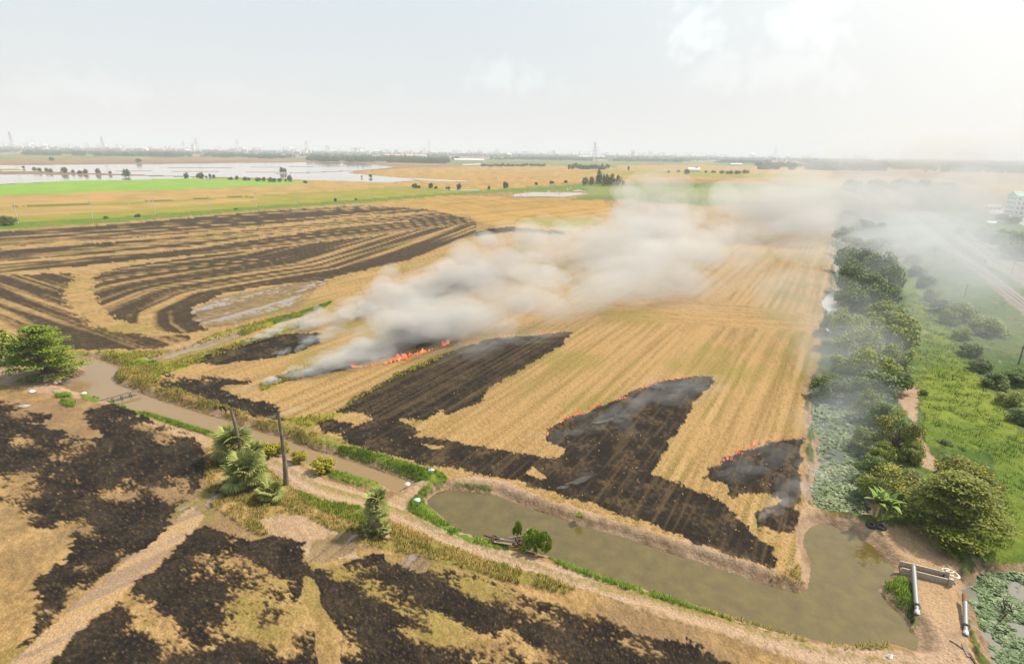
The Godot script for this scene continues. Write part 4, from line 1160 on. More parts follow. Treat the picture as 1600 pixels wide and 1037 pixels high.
func build_grass() -> void:
	var shores := []
	for w in water_sheets:
		var line := poly(w[2], WATER_LEVEL)
		shores.append([line, Geometry2D.offset_polygon(line, 1.9, Geometry2D.JOIN_ROUND)[0]])
	var bare := []
	for s in surfaces:
		if s[0] in [SOIL, TRACK, CONCRETE, BALLAST]: bare.append(poly(s[2]))
	var wet := []
	for w in water_sheets:
		wet.append(Geometry2D.offset_polygon(poly(w[2], WATER_LEVEL), 0.2, Geometry2D.JOIN_ROUND)[0])
	var sets := {
		LUSH: [[], [], 40.0, 0.22, [Color(0.07, 0.155, 0.012), Color(0.18, 0.25, 0.03)]],
		ROUGH: [[], [], 22.0, 0.22, [Color(0.16, 0.17, 0.035), Color(0.40, 0.28, 0.09)]],
		MEADOW: [[], [], 12.0, 0.26, [Color(0.095, 0.16, 0.022), Color(0.185, 0.245, 0.04)]],
		YGREEN: [[], [], 10.0, 0.24, [Color(0.15, 0.18, 0.03), Color(0.34, 0.27, 0.06)]],
	}
	var road_first := 0
	for k in surfaces.size():
		if surfaces[k][1] == "dirt_road": road_first = k
	for k in surfaces.size():
		var s: Array = surfaces[k]
		if not sets.has(s[0]): continue
		var p := poly(s[2])
		var box := Rect2(p[0], Vector2.ZERO)
		for q in p: box = box.expand(q)
		var set_: Array = sets[s[0]]
		var tries := int(minf(box.get_area() * set_[2], 150000.0))
		for n in tries:
			var q := box.position + Vector2(rng.randf(), rng.randf()) * box.size
			var r := q.length()
			if r > 190.0 or rng.randf() > clampf(1.4 - r / 150.0, 0.12, 1.0) or absf(q.x) > -q.y * 1.05: continue
			if not Geometry2D.is_point_in_polygon(q, p): continue
			if n_mid.get_noise_2d(q.x * 0.8, q.y * 0.8) < -0.28: continue
			if inside_any(q, wet) or (k < road_first and inside_any(q, bare)): continue
			var sc: float = set_[3] * rng.randf_range(0.6, 1.35) * (1.0 + r / 160.0)
			set_[0].append(Transform3D(Basis(Vector3.UP, rng.randf() * TAU).scaled(Vector3(sc * 1.2, sc, sc * 1.2)), Vector3(q.x, 0.08 + bank_drop(q, shores), q.y)))
			var tone := clampf(0.5 + n_mid.get_noise_2d(q.x, q.y) * 0.8 + rng.randf_range(-0.3, 0.3), 0.0, 1.0)
			set_[1].append(set_[4][0].lerp(set_[4][1], tone))
	var tuft := blade_tuft(9, 0.55, 0.07)
	var m := mat(Color(1, 1, 1), 0.8, 0.2, true)
	m.backlight_enabled = true
	m.backlight = Color(0.4, 0.4, 0.25)
	var said := {LUSH: ["green_grass", "fresh green grass growing along roads, ponds and canal"], ROUGH: ["dry_grass", "rough yellow grass on banks and beside the road"], MEADOW: ["meadow_grass", "tall green grass of the meadow"], YGREEN: ["field_edge_grass", "olive grass on the field edges"]}
	for k in sets:
		var places: Array[Transform3D] = []
		places.assign(sets[k][0])
		print(said[k][0], " ", places.size())
		scatter(said[k][0], tuft, m, places, sets[k][1], said[k][1], "grass")
	# loose straw standing up out of the near ground
	var stalks: Array[Transform3D] = []
	var tints := []
	var dry := []
	for b in burns: dry.append(poly(b[1]))
	var stubble := poly(surfaces[0][2])
	for s in surfaces:
		if s[1] == "stubble_field" and s[0] == STRAW: stubble = poly(s[2])
	for n in 110000:
		var r := sqrt(rng.randf()) * 105.0
		var a := rng.randf_range(-0.82, 0.82)
		var q := Vector2(sin(a), -cos(a)) * r
		if r < 30.0 or rng.randf() < r / 112.0 or not Geometry2D.is_point_in_polygon(q, stubble) or inside_any(q, wet) or inside_any(q, bare): continue
		if inside_any(q, dry) and rng.randf() > 0.02: continue
		var sc := rng.randf_range(0.1, 0.2)
		stalks.append(Transform3D(Basis(Vector3.UP, rng.randf() * TAU).scaled(Vector3(sc * 1.3, sc, sc * 1.3)), Vector3(q.x, 0.02, q.y)))
		tints.append(Color(0.42, 0.28, 0.10).lerp(Color(0.56, 0.40, 0.18), rng.randf()))
	print("straw ", stalks.size())
	scatter("straw_stubble", tuft, m, stalks, tints, "cut straw standing in the unburnt stubble", "straw")


func build_lotus() -> void:
	# round leaves, cupped, some on the water and some standing over it
	var l := Leaves.new()
	for k in 9:
		var a := TAU * k / 9.0
		var b := TAU * (k + 1) / 9.0
		l.tri(Vector3(0, -0.1, 0), Vector3(cos(a), 0.06 * sin(a * 3.0), sin(a)), Vector3(cos(b), 0.06 * sin(b * 3.0), sin(b)), Vector3.UP, Color.WHITE)
	var m := mat(Color(1, 1, 1), 0.55, 0.4, true)
	for job in [[4, 12000, 0.18, "mat of grey green lotus leaves covering the pond beside the stubble", Color(0.06, 0.095, 0.032), Color(0.125, 0.16, 0.06)], [5, 9000, 0.14, "green lotus leaves spread over the pool beside the bare earth", Color(0.04, 0.08, 0.022), Color(0.085, 0.135, 0.04)]]:
		var p := poly(water_sheets[job[0]][2], WATER_LEVEL)
		var box := Rect2(p[0], Vector2.ZERO)
		for q in p: box = box.expand(q)
		var places: Array[Transform3D] = []
		var tints := []
		for n in job[1] * 3:
			if places.size() >= job[1]: break
			var q := box.position + Vector2(rng.randf(), rng.randf()) * box.size
			if not Geometry2D.is_point_in_polygon(q, p): continue
			var clump := n_mid.get_noise_2d(q.x * 0.9, q.y * 0.9)
			if clump < (-0.35 if job[0] == 4 else -0.08): continue
			var s: float = job[2] * rng.randf_range(0.6, 1.3)
			var tilt := Basis(Vector3(rng.randfn(), 0, rng.randfn()).normalized(), absf(rng.randfn()) * 0.3)
			places.append(Transform3D(tilt * Basis(Vector3.UP, rng.randf() * TAU).scaled(Vector3(s, s, s)), Vector3(q.x, WATER_LEVEL + 0.05 + maxf(clump, 0.0) * 0.5 * rng.randf(), q.y)))
			tints.append(job[4].lerp(job[5], clampf(rng.randf() * 0.8 + clump * 0.5, 0.0, 1.0)))
		scatter("lotus_leaves", l.mesh(), m, places, tints, job[3], "lotus")
	var petal := Leaves.new()
	for k in 8:
		var a := TAU * k / 8.0
		petal.leaf(Vector3(0, 0.0, 0), Vector3(cos(a), 0.4, sin(a)).normalized(), Vector3(cos(a) * 0.7, 1.0, sin(a) * 0.7).normalized(), 0.3, 0.16, Color(0.75, 0.70, 0.62))
	petal.tube(Vector3(0, -0.9, 0), Vector3(0, 0.02, 0), 0.015, 0.012, Color(0.1, 0.16, 0.05), 5)
	var pm := petal.mesh()
	var fm := mat(Color(1, 1, 1), 0.6, 0.3, true)
	for a in [[1350, 637], [1354, 650], [1352, 668], [1337, 694], [1302, 715], [1346, 720], [1350, 702], [1300, 736], [1345, 680], [1330, 660], [1537, 884], [1538, 911], [1595, 915], [1579, 913]]:
		var o := part(numbered("lotus_flower"), pm, fm, self, gp(a[0], a[1], WATER_LEVEL) + Vector3(0, 0.55, 0))
		tag(o, "pale lotus flower standing above the leaves of a pond", "flower", "lotus flowers")


# ---------------------------------------------------------------- palms
func fan_mesh(dead: bool) -> ArrayMesh:
	var l := Leaves.new()
	var stalk := Color(0.16, 0.18, 0.05) if not dead else Color(0.27, 0.18, 0.10)
	l.tube(Vector3.ZERO, Vector3(0, 0.1, 1.0), 0.035, 0.02, stalk, 5)
	var c0 := Vector3(0, 0.1, 1.0)
	for k in 17:
		var a := lerpf(-1.95, 1.95, k / 16.0)
		var d := Vector3(sin(a), 0.12 * cos(a * 2.0) - (0.5 if dead else 0.12), cos(a)).normalized()
		var long := lerpf(0.75, 1.0, cos(a * 0.6)) * rng.randf_range(0.9, 1.05)
		var col := Color(0.12, 0.165, 0.04).lerp(Color(0.31, 0.32, 0.10), rng.randf())
		if dead: col = Color(0.24, 0.17, 0.10).lerp(Color(0.36, 0.27, 0.18), rng.randf())
		var side := d.cross(Vector3.UP).normalized() * 0.075
		var mid := c0 + d * long * 0.62
		var tip := c0 + d * long + Vector3(0, -0.16, 0)
		var ridge := Vector3(0, 0.045, 0)
		l.tri(c0, mid + side, mid + ridge, (Vector3.UP + side * 6.0).normalized(), col)
		l.tri(c0, mid + ridge, mid - side, (Vector3.UP - side * 6.0).normalized(), col)
		l.tri(mid + side, tip, mid + ridge, (Vector3.UP + side * 6.0).normalized(), col)
		l.tri(mid + ridge, tip, mid - side, (Vector3.UP - side * 6.0).normalized(), col)
	return l.mesh()


func palm(px: float, py: float, wide: float, stem: float, fronds: int, label: String, meshes: Array, m: Material) -> void:
	var at := gp(px, py)
	var reach := wide * metres_per_px(at) * 0.5
	var o := thing("fan_palm", at, label, "palm")
	var s := Leaves.new()
	s.tube(Vector3(0, -0.15, 0), Vector3(0.1, stem, 0.05), 0.26, 0.22, Color(0.15, 0.115, 0.085), 9)
	s.tube(Vector3(0.1, stem, 0.05), Vector3(0.1, stem + 0.35, 0.05), 0.22, 0.08, Color(0.12, 0.13, 0.05), 9)
	part("trunk", s.mesh(), bark_mat, o)
	fronds = int(fronds * 1.4)
	for k in fronds:
		var f := (k + 0.5) / fronds
		var dead := f < 0.22
		var lift := lerpf(-0.75, 1.25, pow(f, 0.9)) + rng.randf_range(-0.12, 0.12)
		var leaf := part("dead_frond" if dead else "frond", meshes[2] if dead else meshes[k % 2], m, o, Vector3(0.1, lerpf(stem * 0.4, stem + 0.3, minf(1.0, f * 1.5)), 0.05))
		leaf.rotation = Vector3(-lift, k * 2.399 + rng.randf() * 0.5, rng.randf_range(-0.4, 0.4))
		leaf.scale = Vector3.ONE * reach / 1.95 * rng.randf_range(0.6, 1.0)


func bare_trunk(px: float, py: float, top: float, lean: Vector2, label: String) -> void:
	var at := gp(px, py)
	var h := height_to(at, top)
	var o := thing("dead_palm_trunk", at, label, "trunk")
	var l := Leaves.new()
	var steps := 14
	for k in steps:
		var a := float(k) / steps
		var b := float(k + 1) / steps
		var bow := func(t: float) -> Vector3: return Vector3(lean.x * t + 0.12 * sin(t * 3.0), h * t - 0.25, lean.y * t)
		var flare := 0.12 * pow(1.0 - a, 6.0)
		var flare_b := 0.12 * pow(1.0 - b, 6.0)
		var w := lerpf(0.24, 0.16, a) + flare
		l.tube(bow.call(a), bow.call(b), w * (1.05 if k % 2 else 1.0), lerpf(0.24, 0.16, b) + flare_b, Color(0.22, 0.18, 0.145).lerp(Color(0.34, 0.29, 0.24), rng.randf()), 12)
	var tm := grained(mat(Color(1, 1, 1), 0.95, 0.2, true), noise_texture(0.05, 12, [Color(0.55, 0.55, 0.55), Color(1, 1, 1)], 256, 4), 0.9)
	part("stem", l.mesh(), tm, o)
	var c := Leaves.new()
	for k in 7:
		var d := ball()
		c.leaf(Vector3(lean.x + 0.12 * sin(3.0), h - 0.3, lean.y), Vector3.RIGHT, (Vector3(d.x * 0.5, 1.0, d.z * 0.5)).normalized(), 0.35, 0.18, Color(0.12, 0.09, 0.07))
	part("broken_top", c.mesh(), bark_mat, o)


func build_palms() -> void:
	var meshes := [fan_mesh(false), fan_mesh(false), fan_mesh(true)]
	palm(364, 716, 80, 1.6, 40, "stemless fan palm against the canal at the bare trunk's foot", meshes, leaf_mat)
	palm(384, 758, 86, 1.5, 44, "bushy fan palm with dry brown fronds, nearest the mud ruts", meshes, leaf_mat)
	palm(398, 728, 50, 1.6, 24, "fan palm between the canal palm and the bushy palm", meshes, leaf_mat)
	palm(424, 778, 60, 0.5, 30, "low young fan palm beside the tall bare trunk", meshes, leaf_mat)
	palm(590, 826, 54, 2.9, 44, "upright fan palm with a shaggy stem at the road fork", meshes, leaf_mat)
	palm(574, 834, 32, 0.4, 16, "small fan palm at the foot of the upright palm", meshes, leaf_mat)
	palm(600, 838, 30, 0.9, 16, "half dry fan palm leaning at the roadside", meshes, leaf_mat)
	bare_trunk(379, 722, 637, Vector2(-0.5, 0.0), "leaning grey palm trunk without a crown among the fan palms")
	bare_trunk(447, 757, 641, Vector2(0.05, 0.0), "tall bare palm trunk beside the earth road")
	# bananas
	var blade := Leaves.new()
	for k in 8:
		var a := k / 8.0
		var b := (k + 1) / 8.0
		var curve := func(t: float) -> Vector3: return Vector3(0, sin(t * 2.1) * 0.5 - t * t * 0.35, t * 1.9)
		var wa := sin(PI * pow(clampf(a * 0.92 + 0.06, 0, 1), 0.7)) * 0.29
		var wb := sin(PI * pow(clampf(b * 0.92 + 0.06, 0, 1), 0.7)) * 0.29
		for s in [-1.0, 1.0]:
			var col := Color(0.12, 0.2, 0.03).lerp(Color(0.2, 0.27, 0.06), rng.randf())
			var e := Vector3(s, 0.22, 0)
			blade.tri(curve.call(a), curve.call(a) + e * wa, curve.call(b) + e * wb, Vector3.UP, col)
			blade.tri(curve.call(a), curve.call(b) + e * wb, curve.call(b), Vector3.UP, col)
	blade.tube(Vector3(0, -0.02, 0), Vector3(0, 0.3, 0.7), 0.03, 0.02, Color(0.2, 0.25, 0.06), 5)
	var bm := blade.mesh()
	for a in [[1364, 812, 2.1, "left over the tyres"], [1383, 814, 1.9, "beside the shrub over the tyres"], [1374, 806, 1.6, "standing between two others"]]:
		var o := thing("banana_plant", gp(a[0], a[1]), "banana plant with broad arching leaves, " + a[3], "banana plant")
		var st := Leaves.new()
		st.tube(Vector3(0, -0.1, 0), Vector3(0, a[2], 0), 0.16, 0.09, Color(0.22, 0.19, 0.06), 9)
		part("stem", st.mesh(), bark_mat, o)
		for k in 9:
			var lf := part("leaf", bm, leaf_mat, o, Vector3(0, a[2] - 0.1, 0))
			lf.rotation = Vector3(-lerpf(0.15, 1.05, k / 8.0), k * 2.4, 0)
			lf.scale = Vector3.ONE * rng.randf_range(0.85, 1.15)


# ---------------------------------------------------------------- fire
func build_fire() -> void:
	# tongues of flame along each front
	var kinds: Array[Mesh] = []
	for k in 5:
		var l := Leaves.new()
		var tall := rng.randf_range(0.8, 1.2)
		for t in 2:
			var foot := Vector3(rng.randf_range(-0.14, 0.14), 0, rng.randf_range(-0.08, 0.08))
			var h := tall * rng.randf_range(0.5, 1.0)
			var bow := Vector3(rng.randf_range(-0.1, 0.4), 0, rng.randf_range(-0.2, 0.2))
			var ring := [0.1, 0.2, 0.11, 0.0]
			for s in 3:
				var a := s / 3.0
				var b := (s + 1) / 3.0
				var w := 0.9 if t == 0 else 0.65
				var pa := foot + Vector3.UP * h * a + bow * a * a
				var pb := foot + Vector3.UP * h * b + bow * b * b
				l.tube(pa, pb, ring[s] * w + 0.001, ring[s + 1] * w + 0.001, Color.WHITE, 4)
		kinds.append(l.mesh())
	var hot: Array[StandardMaterial3D] = []
	for c in [[Color(1.0, 0.17, 0.08), 0.48], [Color(1.0, 0.23, 0.12), 0.48], [Color(1.0, 0.11, 0.05), 0.4], [Color(1.0, 0.38, 0.15), 0.48], [Color(1.0, 0.58, 0.22), 0.49]]:
		var m := mat(Color(0.45, 0.09, 0.05), 0.9, 0.0)
		m.emission_enabled = true
		m.emission = c[0].linear_to_srgb()
		m.emission_energy_multiplier = c[1]
		m.resource_name = "flame"
		hot.append(m)
	for f in [
		["long front of orange flames below the thickest smoke", [[548, 576], [575, 572], [600, 569], [625, 562], [642, 556], [652, 553], [672, 548], [690, 541], [703, 532]], 90, 1.0],
		["low red flames along the far edge of the burnt strip", [[745, 531], [790, 525], [830, 522], [862, 519], [890, 518]], 56, 0.5],
		["broken line of red flames along the burnt tongue", [[848, 688], [860, 672], [876, 660], [900, 648], [930, 634], [955, 626], [978, 622], [1000, 608], [1025, 600], [1050, 593], [1090, 588], [1114, 588]], 110, 0.5],
		["bright flames at the burnt corner near the lotus pond", [[1102, 744], [1103, 732], [1120, 725], [1150, 710], [1170, 697], [1192, 690], [1215, 686], [1235, 683], [1254, 681]], 96, 0.52],
		["small low flames on the patch nearer the ditch", [[434, 559], [450, 559], [468, 556]], 12, 0.5],
		["tiny flames at the start of the bluish smoke", [[470, 592], [480, 590]], 5, 0.45],
	]:
		var pts: Array[Vector3] = []
		for q in f[1]: pts.append(gp(q[0], q[1]))
		var o := thing("grass_fire", pts[0], f[0], "fire")
		for k in f[2]:
			var t: float = (k + rng.randf()) / float(f[2]) * (pts.size() - 1)
			var i := mini(int(t), pts.size() - 2)
			var at := pts[i].lerp(pts[i + 1], t - i) + Vector3(rng.randfn() * 0.25, 0.0, rng.randfn() * 0.25)
			if f[3] < 0.6 and n_mid.get_noise_2d(at.x * 0.7 + 40.0, at.z * 0.7) < -0.12: continue
			var gust := 0.15 + 1.0 * clampf(n_mid.get_noise_2d(at.x * 0.8, at.z * 0.8) + 0.45, 0.0, 1.0)
			var fl := part("flame", kinds[rng.randi() % 5], hot[rng.randi() % 5], o, at - o.position, Vector3(0, rng.randf() * TAU, 0))
			var s: float = f[3] * gust * rng.randf_range(0.5, 1.35)
			fl.scale = Vector3(s * 1.5, s * 1.0, s * 1.5)


# ---------------------------------------------------------------- built things
func boxes(list: Array) -> ArrayMesh:
	var l := Leaves.new()
	for b in list: l.box(b[0], b[1])
	return l.mesh()


func build_poles() -> void:
	var concrete := grained(mat(Color(0.56, 0.54, 0.50), 0.9, 0.3), noise_texture(0.03, 2, [Color(0.8, 0.8, 0.8), Color(1, 1, 1)], 256), 2.0)
	var dark := mat(Color(0.09, 0.085, 0.08), 0.7, 0.3)
	var count := 0
	for a in [[28, 349, 318], [144.5, 343, 313], [242, 334.5, 308], [327, 327.5, 305], [400, 323, 300], [464, 319.5, 303], [525, 313, 294], [577, 309.5, 292], [623, 307, 290], [661.5, 304, 288], [698, 301.6, 287]]:
		var at := gp(a[0], a[1])
		var h := height_to(at, a[2])
		var o := thing("power_pole", at, nth(count) + " slim white power pole in the row, counted from the dark round bush", "power pole", "power poles along the verge", -0.6)
		count += 1
		var l := Leaves.new()
		l.tube(Vector3(0, -0.4, 0), Vector3(0, h, 0), 0.17, 0.11, Color.WHITE, 8)
		part("shaft", l.mesh(), concrete, o)
		part("crossarm", boxes([[Vector3(-0.9, h - 0.7, -0.06), Vector3(0.9, h - 0.58, 0.06)]]), dark, o)
		for s in [-0.8, 0.0, 0.8]:
			var ins := Leaves.new()
			ins.tube(Vector3(s, h - 0.58, 0), Vector3(s, h - 0.36, 0), 0.06, 0.03, Color.WHITE, 6)
			part("insulator", ins.mesh(), concrete, o)
	# lattice pylons
	var steel := mat(Color(0.30, 0.30, 0.30), 0.6, 0.4)
	for a in [[22, 243, 205, 9], [163, 243, 213, 8], [309, 243, 215, 9], [288, 240, 219, 6], [480, 244, 219, 9], [372, 240, 217, 7], [671, 243, 219, 8], [928, 262, 222, 12], [1210, 250, 218, 8], [1414, 252, 225, 8], [839, 243, 232, 4]]:
		var at := gp(a[0], a[1])
		var h := height_to(at, a[2])
		var w: float = a[3] * metres_per_px(at) * 0.5
		var bar := 0.0026 * h + 0.04
		var o := thing("lattice_pylon", at, "tall steel lattice pylon standing before the distant town" if a[0] != 928 else "steel lattice pylon rising from the thicket beside the blue shed", "pylon", "pylons before the town")
		var l := Leaves.new()
		var width := func(t: float) -> float: return w * (pow(1.0 - t, 1.6) * 0.85 + 0.15)
		for s in 10:
			var t0 := s / 10.0
			var t1 := (s + 1) / 10.0
			var w0: float = width.call(t0)
			var w1: float = width.call(t1)
			var c := [Vector2(-1, -1), Vector2(1, -1), Vector2(1, 1), Vector2(-1, 1)]
			for k in 4:
				var p := Vector3(c[k].x * w0, h * t0, c[k].y * w0)
				var q := Vector3(c[k].x * w1, h * t1, c[k].y * w1)
				var r := Vector3(c[(k + 1) % 4].x * w1, h * t1, c[(k + 1) % 4].y * w1)
				var p2 := Vector3(c[(k + 1) % 4].x * w0, h * t0, c[(k + 1) % 4].y * w0)
				l.tube(p, q, bar, bar, Color.WHITE, 4)
				l.tube(p, r, bar * 0.55, bar * 0.55, Color.WHITE, 3)
				l.tube(p2, q, bar * 0.55, bar * 0.55, Color.WHITE, 3)
		part("mast", l.mesh(), steel, o)
		for t in [0.66, 0.78, 0.9]:
			var arm := Leaves.new()
			var reach := h * (0.16 if t < 0.8 else 0.12)
			for s in [-1.0, 1.0]:
				arm.tube(Vector3(0, h * t, 0), Vector3(s * reach, h * t, 0), bar * 0.9, bar * 0.5, Color.WHITE, 4)
				arm.tube(Vector3(0, h * (t + 0.04), 0), Vector3(s * reach, h * t, 0), bar * 0.6, bar * 0.5, Color.WHITE, 4)
			part("crossarm", arm.mesh(), steel, o)


func build_railway() -> void:
	var rust := mat(Color(0.30, 0.245, 0.20), 0.45, 0.5)
	rust.metallic = 0.4
	var tie := mat(Color(0.36, 0.34, 0.31), 0.9, 0.2)
	for a in [[1475, 379, 1600, 476, "railway track nearest the green meadow"], [1470, 345, 1600, 441, "middle railway track on the stone bed"], [1500, 363, 1600, 421, "railway track nearest the concrete yard"]]:
		var p := gp(a[0], a[1])
		var q := gp(a[2], a[3])
		var d := (q - p).normalized()
		var from := p - d * 190.0
		var to := q + d * 90.0
		var long := from.distance_to(to)
		var o := thing("railway_track", (from + to) / 2.0, a[4], "railway track", "", atan2(d.x, d.z))
		o.position.y = 0.4
		part("trackbed", boxes([[Vector3(-1.7, -0.5, -long / 2), Vector3(1.7, 0.0, long / 2)]]), grained(mat(Color(0.27, 0.23, 0.195), 0.95, 0.2), noise_texture(0.1, 6, [Color(0.6, 0.6, 0.6), Color(1, 1, 1)], 256), 3.0), o)
		for s in [-0.5, 0.5]:
			part("rail", boxes([[Vector3(s - 0.04, 0.1, -long / 2), Vector3(s + 0.04, 0.26, long / 2)], [Vector3(s - 0.07, 0.06, -long / 2), Vector3(s + 0.07, 0.09, long / 2)]]), rust, o)
		var places: Array[Transform3D] = []
		for k in int(long / 0.65):
			places.append(Transform3D(Basis(), Vector3(0, 0.0, -long / 2 + 0.3 + k * 0.65)))
		scatter("sleepers", boxes([[Vector3(-1.0, -0.05, -0.12), Vector3(1.0, 0.055, 0.12)]]), tie, places, [], "", "", o)
	var wood := mat(Color(0.07, 0.065, 0.06), 0.9, 0.2)
	for a in [[1507, 466, 443, "dark wooden post in the scrub before the railway"], [1591, 572, 540, "dark wooden post at the ditch side of the scrub"], [1458, 405, 388, "dark post half hidden in smoke"]]:
		var at := gp(a[0], a[1])
		var h := height_to(at, a[2])
		var o := thing("trackside_post", at, a[3], "post")
		var l := Leaves.new()
		l.tube(Vector3(0, -0.3, 0), Vector3(0, h, 0), 0.14, 0.11, Color.WHITE, 8)
		part("shaft", l.mesh(), wood, o)
		part("crossbar", boxes([[Vector3(-0.45, h - 0.5, -0.05), Vector3(0.45, h - 0.38, 0.05)]]), wood, o)
	var at := gp(1580, 433)
	var h := height_to(at, 408)
	var lamp := thing("trackside_lamp", at, "dark lamp post with a short arm between the tracks", "lamp post")
	var l := Leaves.new()
	l.tube(Vector3(0, -0.3, 0), Vector3(0, h, 0), 0.12, 0.08, Color.WHITE, 8)
	part("shaft", l.mesh(), wood, lamp)
	var arm := Leaves.new()
	arm.tube(Vector3(0, h - 0.1, 0), Vector3(1.6, h + 0.15, 0), 0.06, 0.05, Color.WHITE, 6)
	part("arm", arm.mesh(), wood, lamp)
	part("lamp_head", boxes([[Vector3(1.3, h + 0.02, -0.14), Vector3(2.0, h + 0.2, 0.14)]]), wood, lamp)
	var sg := thing("track_sign", gp(1538, 415), "small orange track sign with a black mark between two tracks", "sign")
	part("post", boxes([[Vector3(-0.06, -0.3, -0.06), Vector3(0.06, 1.2, 0.06)]]), wood, sg)
	part("board", boxes([[Vector3(-0.5, 1.0, 0.07), Vector3(0.5, 2.4, 0.13)]]), mat(Color(0.62, 0.26, 0.05), 0.6), sg)
	part("mark", boxes([[Vector3(-0.16, 1.45, 0.135), Vector3(0.16, 2.3, 0.15)]]), mat(Color(0.03, 0.03, 0.03), 0.6), sg)


func gable(w: float, d: float, h0: float, h1: float, eave := 0.4) -> ArrayMesh:
	var l := Leaves.new()
	var x := w / 2 + eave
	var z := d / 2 + eave
	l.tri(Vector3(-x, h0, z), Vector3(x, h0, z), Vector3(x, h1, 0), Vector3(0, 1, 0.6).normalized(), Color.WHITE)
	l.tri(Vector3(-x, h0, z), Vector3(x, h1, 0), Vector3(-x, h1, 0), Vector3(0, 1, 0.6).normalized(), Color.WHITE)
	l.tri(Vector3(-x, h0, -z), Vector3(x, h0, -z), Vector3(x, h1, 0), Vector3(0, 1, -0.6).normalized(), Color.WHITE)
	l.tri(Vector3(-x, h0, -z), Vector3(x, h1, 0), Vector3(-x, h1, 0), Vector3(0, 1, -0.6).normalized(), Color.WHITE)
	for s in [-1.0, 1.0]:
		l.tri(Vector3(s * x, h0, -z), Vector3(s * x, h0, z), Vector3(s * x, h1, 0), Vector3(s, 0, 0), Color.WHITE)
	return l.mesh()


